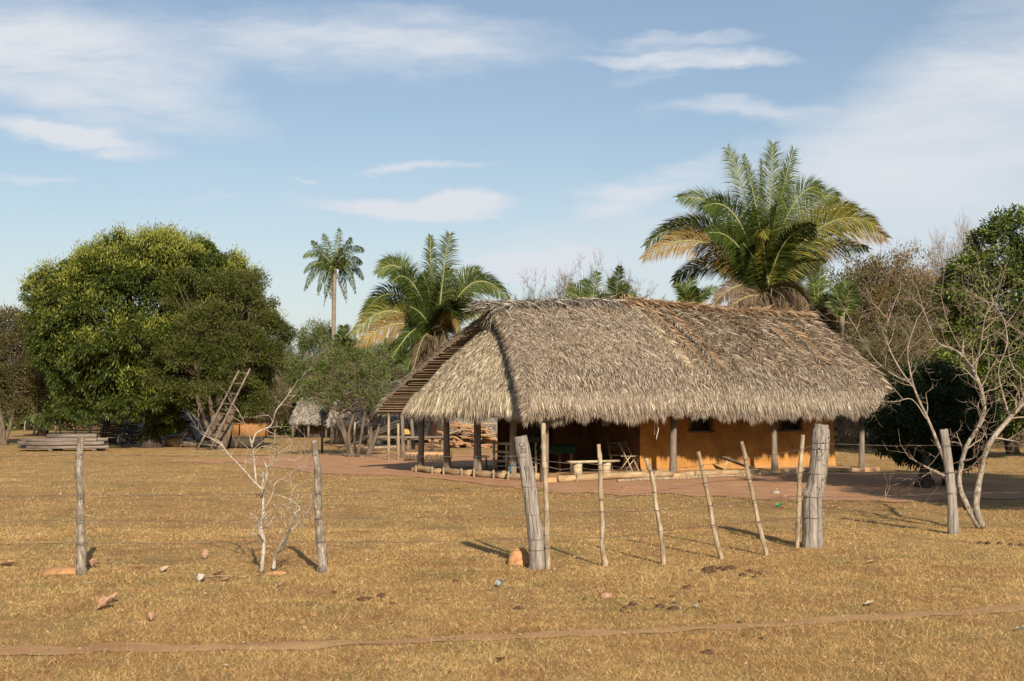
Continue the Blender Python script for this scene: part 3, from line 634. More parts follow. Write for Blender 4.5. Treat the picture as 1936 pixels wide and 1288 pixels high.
def edgelog(p0, p1, r, seed, mat='log'):
    q = RS(seed); p = MB(); n = 8; pts = []
    for i in range(n):
        t = i/(n-1); a = p0[0]+(p1[0]-p0[0])*t; v = p0[1]+(p1[1]-p0[1])*t; b = .03*math.sin(t*5+seed)
        pts.append(H(a+(b if abs(p1[0]-p0[0]) < .6 else 0), v+(b if abs(p1[0]-p0[0]) >= .6 else 0), r*.85+.02+.02*math.sin(t*4+seed)))
    p.tube(pts, [r*(1+.12*math.sin(i*1.7+seed)) for i in range(n)], 10, seed=seed, rough=.05); lg = hb(p, 'edging_log', M_[mat], True)
    for t in (.14, .82):
        a = p0[0]+(p1[0]-p0[0])*t; v = p0[1]+(p1[1]-p0[1])*t; along = abs(p1[0]-p0[0]) >= .6
        p = MB(); o_ = r+.035; a2, v2 = (a, v-o_) if along else (a-o_, v)
        p.tube([H(a2, v2, -.1), H(a2, v2, r*2+.03)], .03, 6, seed=seed, rough=.15); p.build('peg', M_['stickwood'], lg, True, HL)
edgelog((-.16, 6.45), (-.16, 5.05), .085, 1); edgelog((-.16, 4.85), (-.16, 3.4), .09, 2); edgelog((-.18, 3.15), (-.18, 1.7), .10, 3); edgelog((-.18, 1.45), (-.12, .15), .095, 4)
edgelog((.25, -.16), (3.85, -.14), .09, 5); edgelog((4.15, -.1), (7.4, -.12), .07, 6); edgelog((7.7, -.14), (10.8, -.14), .065, 7)
# beams on the posts
for (p0, p1) in (((-.1, 0), (11.1, 0)), ((0, -.1), (0, 6.8))):
    p = MB(); p.tube([H(p0[0], p0[1], 1.80), H(p1[0], p1[1], 1.82)], .06, 7); hb(p, 'eave_beam', M_['brownwood'], True)

# ================================================================ PLANTS
def unit(rs, n): return nrm(rs.normal(size=(n, 3)))
def E(px, py, rx, ry, D, dep=1.0, dz=0):              # ellipsoid from photo extents at depth D
    c = W(px, py, D+dz); k = D/FPX; return (np.array(c), np.array([rx*k, rx*k*dep, ry*k]))
def clumps(ells, n, rs, shell=(.72, 1.), lo=-1.):
    vol = np.array([np.prod(r)**(2/3) for c, r in ells]); idx = rs.choice(len(ells), n*2, p=vol/vol.sum())
    C = np.array([c for c, r in ells])[idx]; Rr = np.array([r for c, r in ells])[idx]
    d = unit(rs, n*2); rad = rs.uniform(shell[0], shell[1], (n*2, 1)); rad *= 1+.10*np.sin(d[:, :1]*7+idx[:, None])*np.cos(d[:, 2:3]*6)
    P = C+d*Rr*rad; ok = d[:, 2] > lo
    for j, (c, r) in enumerate(ells):
        q = np.linalg.norm((P-c)/r, axis=1); ok &= ~((idx != j) & (q < .62))
    P = P[ok][:n]; nn = nrm((d/np.maximum(Rr, 1e-3))[ok][:n]); return P, nn
def curve(p0, p1, rs, bow=.12, n=5, up=.0):
    p0 = np.array(p0, float); p1 = np.array(p1, float); Lw = np.linalg.norm(p1-p0); t = np.linspace(0, 1, n)[:, None]
    off = rs.normal(size=3)*bow*Lw; off[2] += up*Lw
    return p0*(1-t)+p1*t+off*np.sin(np.pi*t)
def wood(base, fork, P, rs, r0, nl=7, stems=None, sub=1.0):
    """trunk(s), limbs and sub-branches reaching the clump centres P"""
    mb = MB(); base = np.array(base, float); stems = stems or [(base, np.array(fork, float), r0)]
    for (b, f, r) in stems:
        c = curve(b, f, rs, .07, 6); rad = [r*1.35, r*1.1]+[r*(1-.06*i) for i in range(4)]
        c[0][2] -= .15; mb.tube(c, rad, 9, seed=rs.randint(999), rough=.08)
    seeds = P[rs.choice(len(P), min(nl, len(P)), replace=False)]; own = np.argmin(np.linalg.norm(P[:, None]-seeds[None], axis=2), 1)
    s0 = []; s1 = []; ra = []; rb = []
    for j in range(len(seeds)):
        mem = P[own == j]
        if not len(mem): continue
        b, f, r = stems[j % len(stems)]; tgt = f+(mem.mean(0)-f)*.82; c = curve(f, tgt, rs, .10, 6, .06); rl = r*.62/max(1, (nl/len(stems))**.25)
        rads = np.linspace(rl, rl*.3, 6); mb.tube(c, rads, 6, seed=j, rough=.06)
        for m_ in mem[:int(len(mem)*sub)]:
            i = rs.randint(1, 6); q = curve(c[i], m_, rs, .12, 4, .05); rr = np.linspace(min(rads[i]*.55, .05), .008, 4)
            s0 += list(q[:-1]); s1 += list(q[1:]); ra += list(rr[:-1]); rb += list(rr[1:])
    mb.sticks(s0, s1, ra, rb, 4); return mb
def foliage(mb, P, nn, rs, per, cr, ll, lw, droop=.15, out=.6, m=0, flat=.8):
    n = len(P)*per; c = np.repeat(P, per, 0); o = np.repeat(nn, per, 0)
    r = unit(rs, n); r[:, 2] *= flat; off = r*(cr*rs.rand(n, 1)**.6)
    d = nrm(r*.9+o*out+rs.normal(size=(n, 3))*.35); d[:, 2] -= droop
    mb.leaves(c+off, d, rs.uniform(.7, 1.25, n)*ll, rs.uniform(.7, 1.2, n)*lw, rs, droop*.6, m=m)
def bursts(mb, P, nn, rs, per, ln, r0=.006, m=0, up=.2):  # sprays of bare twigs
    n = len(P)*per; c = np.repeat(P, per, 0)+rs.normal(size=(n, 3))*ln*.15; d = nrm(np.repeat(nn, per, 0)*.8+rs.normal(size=(n, 3))*.6+np.array([0, 0, up]))
    l = rs.uniform(.4, 1.1, (n, 1))*ln; q = c+d*l; mb.sticks(c, q, r0, r0*.6, 3, m)
    k = 2; c2 = np.repeat(c+d*l*rs.uniform(.35, .8, (n, 1)), k, 0); d2 = nrm(np.repeat(d, k, 0)+rs.normal(size=(n*k, 3))*.55); l2 = rs.uniform(.25, .6, (n*k, 1))*ln
    mb.sticks(c2, c2+d2*l2, r0*.7, r0*.4, 3, m); return c2+d2*l2*.9
def tree(name, label, cat, base, ells, seed, leaf, bark='bark', ncl=160, per=50, cr=.4, ll=.1, lw=.045, r0=.15, fork=.35, nl=7, stems=None,
         droop=.15, shell=(.6, 1.), group=None, twigs=0, twl=.6, twm='greytwig', lo=-1., extra=None, sub=1., tr=.006, lumps=None):
    rs = RS(seed); base = np.array(base, float); root = empty(name, base); tag(root, label, cat, group)
    if lumps:                                          # billows: clumps sit on the outer side of rounded lumps
        Lc, Ln = clumps(ells, lumps[0], rs, shell, lo); i = rs.randint(0, len(Lc), ncl*2); u_ = unit(rs, ncl*2); ok = (u_*(Ln[i]+np.array([0, 0, .35]))).sum(1) > -.15; i = i[ok][:ncl]; u_ = u_[ok][:ncl]
        P = Lc[i]+u_*lumps[1]*(.8+.5*vn(i*7.3, i*1.1, 3))[:, None]*np.array([1, 1, .8]); nn = nrm(u_+.35*Ln[i])
    else: P, nn = clumps(ells, ncl, rs, shell, lo)
    top = np.mean([c for c, r in ells], 0)
    f = base+(top-base)*fork if stems is None else None
    tr_ = wood(base, f, P, rs, r0, nl, stems, sub).build('trunk', M_[bark], root, True, base)
    mb = MB(); mats = [M_[leaf]]
    if per: foliage(mb, P, nn, rs, per, cr, ll, lw, droop)
    if twigs:
        mats.append(M_[twm]); bursts(mb, P, nn, rs, twigs, twl, tr, m=1)
    if extra: extra(mb, P, nn, rs, mats)
    mb.build('crown', mats, root, False, base); return root

# --- big mango
def blooms(mb, P, nn, rs, mats):
    mats.append(M_['bloom']); k = len(mats)-1; zz = (P[:, 2]-P[:, 2].min())/np.ptp(P[:, 2]); sel = (nn[:, 2] > .12) & (rs.rand(len(P)) < np.clip(nn[:, 2]*1.8, .1, 1)*(.35+.65*zz)) & (vn(P[:, 0]*.8+40, P[:, 2]*.8+40, 6) > .28); p = P[sel]; o = nn[sel]
    n = 64; c = np.repeat(p+o*.14, n, 0)+rs.normal(size=(len(p)*n, 3))*.20; d = np.repeat(o, n, 0)*.5+rs.normal(size=(len(c), 3))*.4+np.array([0, 0, .75]); mb.leaves(c, d, rs.uniform(.09, .19, len(c)), .045, rs, 0, m=k)
def mext(mb, P, nn, rs, mats):
    blooms(mb, P, nn, rs, mats); c = np.array(W(262, 620, 66.5)); Q = c+unit(rs, 800)*np.array([4.3, 4.1, 3.6]); foliage(mb, Q, unit(rs, 800), rs, 100, .7, .2, .07, .3)
D = 66.0
tree('mango_tree', 'huge dense domed mango tree with yellow-green blossom, tallest crown on the left', 'tree', gp(287, 846),
     [E(266, 628, 200, 176, D, .95), E(388, 574, 106, 96, D+1, 1), E(150, 562, 82, 80, D, 1), E(290, 522, 150, 76, D, 1), E(350, 700, 165, 84, D+2, .8), E(450, 648, 66, 88, D+2, 1), E(152, 655, 86, 86, D, 1, -1), E(240, 745, 80, 42, D-2, 1), E(320, 745, 60, 38, D-.5, 1)],
     11, 'mango', 'darkbark', 2300, 105, .27, .17, .045, .42, .22, 12, droop=.35, shell=(.80, .98), extra=mext, sub=.15, lumps=(330, .5))
tree('mango_tree', 'smaller mango tree with low skirted crown standing left of the big mango', 'tree', gp(79, 824),
     [E(150, 730, 62, 62, 88, 1), E(95, 700, 62, 72, 90, 1), E(120, 650, 60, 50, 90), E(70, 765, 45, 28, 88), E(165, 768, 55, 24, 86)], 12, 'mango', 'darkbark', 620, 105, .3, .2, .05, .33, .3, 7, droop=.4, shell=(.6, .97), extra=blooms, sub=.3, lumps=(90, .55))
# --- small-leaved tree with several stems beside the ladder
b = gp(412, 850.5); bb = np.array(b)
st = [(bb+np.array([-.15, 0, 0]), np.array(W(392, 745, 62.5)), .13), (bb, np.array(W(415, 730, 62.8)), .17), (bb+np.array([.15, .1, 0]), np.array(W(440, 735, 62.6)), .12), (bb+np.array([.1, 0, 0]), np.array(W(455, 720, 62.8)), .10), (bb, np.array(W(360, 705, 62.6)), .09)]
tree('small_leaf_tree', 'many-stemmed olive green tree with the ladder leaning into it', 'tree', b,
     [E(412, 655, 98, 108, 62.8, .7), E(470, 662, 62, 86, 62.8, .8), E(385, 565, 80, 52, 63, .9), E(330, 700, 50, 55, 62.6, .9), E(445, 590, 65, 60, 63), E(494, 660, 36, 66, 63), E(400, 745, 90, 26, 62.4, .8)],
     13, 'smallleaf', 'bark', 900, 150, .36, .095, .052, .13, .3, 12, st, .05, shell=(.45, 1.08), lumps=(120, .6), twigs=1, twl=.5, twm='greytwig', sub=.35)
b = gp(6, 842); bb = np.array(b)
tree('dry_olive_tree', 'sparse olive brown tree cut by the left edge of the view', 'tree', b, [E(0, 680, 88, 90, 70, .9), E(35, 720, 55, 70, 70, 1), E(-60, 720, 80, 80, 70), E(20, 620, 60, 42, 70)],
     14, 'olive', 'bark', 520, 120, .42, .10, .055, .2, .3, 9, [(bb, np.array(W(2, 770, 70)), .2), (bb, np.array(W(38, 740, 70)), .1), (bb, np.array(W(-25, 740, 70)), .1)], .05, shell=(.45, 1.), twigs=2, twl=.6)

# --- recursive bare branches
def grow(rs, p, d, Ln, r, lvl, mx, out, up=.12, nseg=4, wig=.22, spread=.75, kids=1):
    p = np.array(p, float); d = np.array(d, float)
    for i in range(nseg):
        d = d+rs.normal(size=3)*wig; d[2] += up*.5; d /= np.linalg.norm(d); q = p+d*Ln/nseg
        ra = r*(1-.75*i/nseg); rb = r*(1-.75*(i+1)/nseg); out.append((p, q, ra, rb))
        if lvl < mx and i >= (0 if lvl else 1):
            for _ in range(kids):
                s = rs.normal(size=3); s -= d*np.dot(s, d); s /= np.linalg.norm(s)+1e-9
                grow(rs, q, d*(1-spread*.5)+s*spread, Ln*rs.uniform(.45, .7), max(rb*.7, .0022), lvl+1, mx, out, up, nseg-1 if nseg > 3 else 3, wig, spread, kids)
        p = q
def addsegs(mb, out, n=4, m=0):
    mb.sticks([o[0] for o in out], [o[1] for o in out], [o[2] for o in out], [o[3] for o in out], n, m)
def pxline(pts, D, rs, dj=.15, sub=4):                # smooth 3-D path through photo points, wandering in depth
    z = 0; P = []
    for i, (x, y) in enumerate(pts):
        P.append(np.array(W(x, y, D+z))); z += rs.normal()*dj
    P = np.array(P); n = (len(P)-1)*sub+1; t = np.linspace(0, len(P)-1, n); i = np.clip(t.astype(int), 0, len(P)-2); f = (t-i)[:, None]
    p0 = P[np.maximum(i-1, 0)]; p1 = P[i]; p2 = P[i+1]; p3 = P[np.minimum(i+2, len(P)-1)]
    return .5*((2*p1)+(-p0+p2)*f+(2*p0-5*p1+4*p2-p3)*f**2+(-p0+3*p1-3*p2+p3)*f**3)
def bare(name, label, base, D, lines, seed, bark, mx=2,  tl=.5, tr=.006, dens=.5, up=.1, spread=.8, wig=.22, cat='bare tree', t0=.35):
    rs = RS(seed); root = empty(name, base); tag(root, label, cat); base = np.array(base, float); mb = MB(); tw = MB(); out = []
    for (pts, r0, r1) in lines:
        P = pxline(pts, D, rs); n = len(P); rad = (r1+(r0-r1)*(1-np.linspace(0, 1, n))**1.5)*(.58 if D > 18 else .86)*(1+.06*rs.normal(size=n)); mb.tube(P, rad, 9, seed=rs.randint(99), rough=.07)
        for i in range(int(n*t0), n):
            if rs.rand() < dens:
                T = nrm(P[min(i+1, n-1)]-P[i-1]); s = rs.normal(size=3); s[1] *= .8; s -= T*np.dot(s, T); s /= np.linalg.norm(s)
                grow(rs, P[i], T*.5+s*spread, tl*rs.uniform(.5, 1.2), min(max(rad[i]*.5, tr), tr*3), 0, mx, out, up, 4, wig, spread)
        T = nrm(P[-1]-P[-2]); grow(rs, P[-1], T, tl, max(rad[-1]*.9, tr), 0, mx+0, out, up, 4, wig, spread)
    addsegs(mb, out, 4, 1); mb.build('branches', [M_[bark], M_['twigbrown' if bark == 'whitebark' else bark]], root, True, base); return root
def z6(x, y): return (1560+x/2.0133, 380+y/2.0133)
def Zl(*pts): return [z6(*p) for p in pts]
bare('bare_tree', 'leafless pale-barked tree with twisting stems behind the right fence post', gp(1850, 996), 22.0,
     [(Zl((585, 1240), (545, 1170), (512, 1085), (518, 1010), (540, 930), (590, 850), (606, 780), (585, 690), (548, 620)), .085, .042),
      (Zl((548, 620), (500, 570), (430, 540), (395, 470), (370, 400)), .03, .010), (Zl((570, 650), (590, 560), (610, 440), (640, 380), (600, 320)), .03, .010),
      (Zl((535, 1175), (480, 1065), (440, 1040), (388, 1015)), .04, .032), (Zl((500, 1080), (455, 990), (400, 850), (345, 730), (322, 640), (315, 560), (350, 450)), .06, .014),
      (Zl((340, 715), (285, 640), (240, 550), (235, 480), (268, 375)), .028, .008), (Zl((318, 690), (250, 655), (185, 600), (135, 520), (110, 470)), .022, .007), (Zl((385, 830), (330, 755), (260, 765), (150, 752), (85, 760)), .016, .006),
      (Zl((600, 1240), (575, 1160), (592, 1040), (622, 930), (700, 830), (760, 765), (850, 680), (930, 560)), .095, .05), (Zl((700, 815), (672, 720), (660, 640), (692, 545), (680, 450), (640, 390)), .035, .010),
      (Zl((740, 790), (770, 700), (830, 600), (850, 480), (900, 380)), .035, .010), (Zl((545, 625), (520, 570), (470, 470), (440, 360)), .022, .008), (Zl((760, 510), (700, 470), (650, 400), (660, 340)), .016, .007), (Zl((790, 700), (720, 640), (700, 560), (760, 500)), .02, .007)],
     31, 'whitebark', 2, .55, .0055, .62, .10, .85, .2)
def z4(x, y): return (400+x/3.067, 680+y/3.067)
def Yl(*pts): return [z4(*p) for p in pts]
bare('bare_shrub', 'small leafless white-stemmed shrub left of the second fence post', gp(505, 1080), 16.05,
     [(Yl((288, 1230), (298, 1140), (302, 1045), (285, 965), (300, 890), (297, 755)), .030, .021), (Yl((297, 755), (250, 712), (170, 622), (95, 545), (50, 480), (-5, 450)), .018, .007),
      (Yl((300, 750), (322, 650), (300, 580), (268, 560)), .012, .005), (Yl((258, 712), (248, 600), (235, 500), (205, 400), (150, 290)), .014, .006), (Yl((235, 490), (262, 425), (345, 380), (372, 300), (430, 225), (460, 180)), .014, .005),
      (Yl((248, 545), (290, 505), (370, 520), (375, 560)), .007, .004), (Yl((300, 880), (350, 790), (370, 715), (430, 680), (495, 632)), .008, .004), (Yl((330, 620), (400, 570), (480, 585), (545, 540)), .007, .004),
      (Yl((300, 1045), (272, 965), (290, 920)), .014, .008), (Yl((60, 500), (20, 470), (-60, 430), (-80, 400)), .007, .003)],
     32, 'shrubbark', 1, .26, .003, .5, .10, .8, .25, 'shrub', .3)
bare('bare_shrub', 'lower forked white-stemmed shrub just left of the second fence post', gp(518, 1077), 16.2,
     [(Yl((360, 1215), (372, 1130), (430, 1040), (455, 960), (472, 900), (512, 865), (470, 820), (400, 790)), .028, .005), (Yl((395, 1085), (440, 1010), (500, 955), (555, 885)), .018, .005), (Yl((372, 1130), (420, 1090), (440, 1020), (430, 960)), .014, .005), (Yl((440, 980), (480, 900), (460, 800), (485, 735)), .009, .003)],
     33, 'shrubbark', 1, .24, .003, .55, .10, .8, .25, 'shrub', .4)
bare('dead_stalk', 'small dead forked stalk at the edge of the dirt yard on the right', gp(1675, 946), 28.2, [([(1675, 947), (1674, 930), (1677, 915), (1672, 898)], .02, .006), ([(1675, 938), (1681, 925), (1682, 914)], .012, .004)], 34, 'stickwood', 1, .18, .003, .3, cat='stalk')

# --- right-hand green trees
b = gp(1762, 921); bb = np.array(b)
st = [(np.array(gp(1730, 921)), np.array(W(1748, 868, 33.3)), .085), (np.array(gp(1752, 924)), np.array(W(1756, 865, 33)), .10), (np.array(gp(1764, 920)), np.array(W(1762, 865, 33.4)), .08), (np.array(gp(1790, 919)), np.array(W(1774, 865, 33.6)), .085)]
tree('round_tree', 'low round dark green tree on splayed trunks behind the bare tree', 'tree', b,
     [E(1755, 800, 92, 86, 34, 1), E(1700, 815, 55, 52, 34), E(1805, 790, 75, 82, 34.3), E(1760, 740, 75, 55, 34.6), E(1790, 850, 60, 38, 34)], 41, 'darkgreen', 'darkbark', 520, 130, .20, .085, .04, .1, .3, 8, st, .15, shell=(.6, 1.0), sub=.5)
b = gp(1915, 838); bb = np.array(b)
tree('broad_tree', 'tall leafy green tree with bright glossy leaves at the right edge', 'tree', gp(1918, 858),
     [E(1925, 470, 95, 75, 52, 1), E(1870, 545, 95, 70, 51.5), E(1960, 600, 140, 120, 52), E(1860, 660, 85, 95, 51.5), E(2050, 520, 120, 100, 52), E(1900, 745, 110, 70, 51), E(2010, 700, 120, 110, 52), E(1822, 720, 50, 50, 51)],
     42, 'bright', 'bark', 900, 95, .34, .17, .062, .22, .3, 12, None, .18, shell=(.7, 1.0), sub=.4)
# a tree of the same row standing just outside the right edge; it shades the yard
tree('shade_tree', 'leafy green tree right of the bare pale tree, outside the view, shading the yard', 'tree', (12.6, 21.5, 0),
     [(np.array([12.2, 21.3, 3.9]), np.array([2.9, 2.8, 1.9])), (np.array([14.4, 22.5, 4.3]), np.array([2.9, 2.8, 2.2])), (np.array([17.5, 23.5, 4.0]), np.array([2.9, 2.8, 2.0])), (np.array([12.2, 22.3, 6.7]), np.array([2.7, 2.6, 1.7])), (np.array([15, 22.5, 7]), np.array([2.7, 2.6, 1.7]))],
     43, 'bright', 'bark', 750, 110, .5, .19, .085, .2, .45, 9, None, .18, shell=(.3, 1.0), sub=.4)

# --- thorn trees in front of the palm
def thorn(label, base, stems, ells, seed, ncl=230):
    return tree('thorn_tree', label, 'tree', base, ells, seed, 'thorn', 'bark', ncl, 60, .30, .075, .04, .1, .3, 9, stems, .0, shell=(.1, 1.1), twigs=2, twl=.5, twm='twig', tr=.006)
b = gp(662, 864); bb = np.array(b)
thorn('feathery green thorn tree with forked brown stems left of the hut', b, [(bb, np.array(W(640, 785, 53)), .075), (bb+np.array([.15, 0, 0]), np.array(W(668, 785, 53.3)), .07), (bb+np.array([.25, .1, 0]), np.array(W(690, 775, 53)), .055), (bb, np.array(W(618, 765, 53)), .045)],
      [E(635, 742, 60, 40, 53, .8), E(598, 742, 42, 26, 53), E(680, 715, 50, 42, 53.5), E(648, 682, 50, 45, 53.5), E(612, 700, 35, 28, 53.4), E(700, 755, 36, 26, 53)], 51, 190)
b = gp(694, 864); bb = np.array(b)
thorn('slim green thorn tree beside the pale pole near the hut eaves', b, [(bb, np.array(W(700, 800, 54)), .085), (bb, np.array(W(720, 775, 54)), .06)], [E(712, 735, 40, 40, 54, .9), E(735, 765, 32, 20, 53.5), E(705, 690, 36, 36, 54.5)], 52, 95)

# ================================================================ PALMS
def frond(p0, p1, p2, mat, ll=.8, nl=70, twist=0., droop=.35, lw=.035, rad=.035, rs=None, root=None, loc=None, phi0=.5, phi1=1.0, bare_=.05):
    mb = MB(); p0, p1, p2 = [np.array(p, float) for p in (p0, p1, p2)]; n = 15; t = np.linspace(0, 1, n)[:, None]
    P = (1-t)**2*p0+2*t*(1-t)*p1+t**2*p2; mb.tube(P, np.linspace(rad, rad*.22, n), 5, m=1)
    tt = np.linspace(bare_, 1, nl)+rs.uniform(-.4, .4, nl)/nl; tt = np.clip(tt, 0, 1)[:, None]
    B = (1-tt)**2*p0+2*tt*(1-tt)*p1+tt**2*p2; T = nrm(2*(1-tt)*(p1-p0)+2*tt*(p2-p1)+1e-6)
    ref = np.array([.12, 1., .05]); S0 = nrm(np.cross(T, ref)); K0 = np.cross(T, S0)
    tw = twist+rs.uniform(-.12, .12)
    for sg in (-1, 1):
        th = tw+sg*.18; S = nrm(S0*np.cos(th)+K0*np.sin(th))*sg
        S = S+rs.normal(size=S.shape)*.13; ph = phi0+(phi1-phi0)*tt
        d = nrm(S*np.cos(ph)+T*np.sin(ph)); prof = (.45+.62*np.sin(np.pi*np.clip(tt*.9+.12, 0, 1)))*ll*rs.uniform(.85, 1.1, (nl, 1)); prof *= np.where(tt > .93, .75, 1)
        w_ = lw*rs.uniform(.8, 1.2, (nl, 1)); side = nrm(np.cross(d, np.cross(S, T))+rs.normal(size=d.shape)*.25)
        m1 = B+d*prof*.5; m1[:, 2] -= droop*.12*prof[:, 0]; d2 = d.copy(); d2[:, 2] -= droop; tip = m1+nrm(d2)*prof*.5
        V = np.stack([B-side*w_*.3, B+side*w_*.3, m1+side*w_*.5, m1-side*w_*.5, tip], 1); i = (np.arange(nl)*5)[:, None]
        mb.add(V.reshape(-1, 3), np.concatenate([i, i+1, i+2, i+3], 1), np.concatenate([i+3, i+2, i+4], 1))
    return mb.build('frond', [M_[mat], M_['rachis']], root, False, loc)
def palm(label, base, top, D, fr, seed, r0, r1, ll, nl, lw, droop=.35, dead=0, rad=.035, skirt=None, group=None, cat='palm tree', bow=.01):
    rs = RS(seed); root = empty('palm_tree', base); tag(root, label, cat, group); base = np.array(base, float); top = np.array(top, float)
    mb = MB(); c = curve(base, top, rs, bow, 14); c[0][2] -= .15; mb.tube(c, np.linspace(r0, r1, 14)*(1+.03*rs.normal(size=14)), 10, seed=seed, rough=.05)
    mb.build('trunk', M_['palmtrunk'], root, True, base)
    for i, f in enumerate(fr):
        (cx, cy, tx, ty, dep, mat) = f[:6]; tw = f[6] if len(f) > 6 else rs.uniform(-.5, .5); lk = f[7] if len(f) > 7 else 1.; o = rs.normal(size=3)*r1*.5
        frond(top+o, W(cx, cy, D+dep*.45), W(tx, ty, D+dep), mat, ll*lk, nl, tw, droop, lw, rad, rs, root, base)
    if skirt: skirt(rs, root, base, top)
    return root
def mkskirt(n, ln, w, up=.3, mat='frondd', h=.9, fan=1.):
    def f(rs, root, base, top):
        mb = MB(); k = n; th = rs.rand(k)*2*np.pi; d = np.stack([np.cos(th)*fan, np.sin(th)*fan, rs.uniform(-1.2, up, k)], -1); b = top+np.stack([np.cos(th)*w, np.sin(th)*w, -rs.rand(k)*h], -1)
        mb.leaves(b, d, rs.uniform(.4, 1, k)*ln, .05, rs, .45); mb.leaves(b+rs.normal(size=b.shape)*.2, d+rs.normal(size=d.shape)*.4+np.array([0, 0, -.5]), rs.uniform(.3, .9, k)*ln, .035, rs, .5)
        mb.build('dead_skirt', M_[mat], root, False, base)
    return f
g_ = 'frond'
palm('giant cohune palm with wide feathery fronds rising behind the roof ridge', gp(1447, 848), W(1447, 560, 56), 56,
     [(1432, 400, 1375, 281, 1.5, 'frondb', .1), (1442, 420, 1406, 296, -.8, g_, .9, .8), (1440, 420, 1438, 303, 1.0, g_, 1.2, .7), (1452, 430, 1461, 274, -.6, 'frondb', .05, 1.15), (1460, 420, 1499, 286, .8, g_, .5, 1.1), (1475, 440, 1486, 320, 1.5, g_, .6),
      (1390, 360, 1284, 374, -1.2, 'frondb', .25), (1400, 350, 1330, 392, -1.8, g_, .3), (1330, 360, 1222, 464, .6, g_, .15), (1345, 395, 1217, 488, -1.4, 'frondo', .2), (1360, 380, 1250, 440, 1.5, 'frondy', .2), (1350, 455, 1275, 530, .9, g_, .3, .8),
      (1500, 330, 1550, 357, 1.0, 'frondb', .25), (1515, 350, 1584, 372, 1.6, 'frondb', .2), (1530, 370, 1616, 395, -.6, 'frondy', .15), (1560, 370, 1653, 424, -1.2, 'frondy', .1, 1.1), (1570, 385, 1676, 449, .8, 'frondo', .15), (1540, 440, 1640, 470, 1.4, g_, .3, .8), 
      (1430, 390, 1449, 450, -3.0, 'frondy', .5, .6), (1480, 420, 1540, 430, -2.4, g_, .4), (1400, 430, 1340, 440, -2.2, g_, .4), (1400, 500, 1380, 470, 3, g_, .4, .8), (1500, 500, 1560, 480, 3, g_, .4, .8),
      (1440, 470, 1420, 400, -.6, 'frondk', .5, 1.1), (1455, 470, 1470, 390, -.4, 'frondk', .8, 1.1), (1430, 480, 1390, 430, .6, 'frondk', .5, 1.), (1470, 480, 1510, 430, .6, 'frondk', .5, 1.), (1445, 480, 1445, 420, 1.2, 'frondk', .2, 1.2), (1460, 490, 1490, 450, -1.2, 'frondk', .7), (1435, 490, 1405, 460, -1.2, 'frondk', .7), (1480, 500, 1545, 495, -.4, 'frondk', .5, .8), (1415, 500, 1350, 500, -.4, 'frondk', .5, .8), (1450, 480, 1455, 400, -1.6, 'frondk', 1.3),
      (1395, 520, 1352, 572, -1.2, 'frondd', .6, .7), (1500, 520, 1530, 580, -1., 'frondd', .6, .7), (1415, 540, 1375, 590, -1.8, 'frondd', .6, .6), (1480, 535, 1500, 596, -1.8, 'frondd', .6, .6), (1430, 545, 1410, 600, -1.5, 'frondd', .9, .6), (1530, 520, 1485, 575, .6, 'frondo', .6, .5)],
     61, .32, .30, 1.05, 180, .029, .6, rad=.055, skirt=mkskirt(2200, .95, .5, .35, h=.6))
palm('broad cohune palm with yellowing fronds rising left of the hut ridge', gp(825, 842), W(822, 640, 62), 62,
     [(765, 455, 715, 517, -.8, 'frondb', .2), (770, 470, 722, 500, 1.2, g_, .3), (812, 520, 814, 447, 1.0, g_, .7, .8), (832, 540, 850, 444, -1.0, 'frondb', .05, 1.15), (885, 470, 962, 566, -.6, 'frondb', .15), (880, 490, 940, 545, 1.4, g_, .3), (855, 520, 905, 510, 1.8, 'frondb', .3),
      (745, 510, 697, 583, .6, g_, .2), (740, 540, 670, 632, -.8, 'frondy', .15), (755, 575, 676, 655, -1.4, 'frondo', .15), (730, 530, 684, 600, 1.5, 'frondy', .2), (780, 490, 745, 530, -2, g_, .4), (860, 540, 900, 585, -2.2, g_, .4), (880, 550, 935, 610, 1.0, 'frondy', .3, .8),
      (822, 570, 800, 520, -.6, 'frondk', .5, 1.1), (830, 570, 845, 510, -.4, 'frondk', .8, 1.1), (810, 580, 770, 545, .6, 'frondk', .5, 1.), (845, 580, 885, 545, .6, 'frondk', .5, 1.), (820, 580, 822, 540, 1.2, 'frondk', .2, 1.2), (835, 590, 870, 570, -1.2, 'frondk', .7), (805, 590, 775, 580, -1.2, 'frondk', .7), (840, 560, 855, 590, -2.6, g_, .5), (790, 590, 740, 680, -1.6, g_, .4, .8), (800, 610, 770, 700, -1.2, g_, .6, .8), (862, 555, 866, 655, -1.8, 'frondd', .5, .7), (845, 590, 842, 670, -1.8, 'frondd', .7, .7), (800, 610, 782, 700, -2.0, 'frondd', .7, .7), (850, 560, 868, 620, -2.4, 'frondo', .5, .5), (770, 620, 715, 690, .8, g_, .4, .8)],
     62, .34, .30, .95, 145, .031, .6, rad=.055, skirt=mkskirt(900, .9, .5))
rsq = RS(5); tips = [(575, 486), (590, 456), (612, 444), (642, 433), (663, 450), (688, 474), (684, 498), (686, 527), (672, 553), (655, 562), (625, 562), (602, 556), (577, 548), (576, 515), (600, 500), (660, 500), (645, 470), (615, 560)]
fr = []
for i, (x, y) in enumerate(tips):
    dx = x-634; mx_ = 634+dx*.62; my = min(y, 507)-16-abs(dx)*.12 if y > 470 else (y+505)/2-6
    fr.append((mx_, my, x, y, rsq.uniform(-1.6, 1.6), 'frond' if i % 5 else 'frondb', rsq.uniform(.1, .6)))
fr += [(628, 520, 612, 578, .3, 'frondd', .8, .5), (640, 520, 655, 572, -.3, 'frondd', .8, .5), (632, 515, 628, 572, .2, 'frondd', .8, .5)]
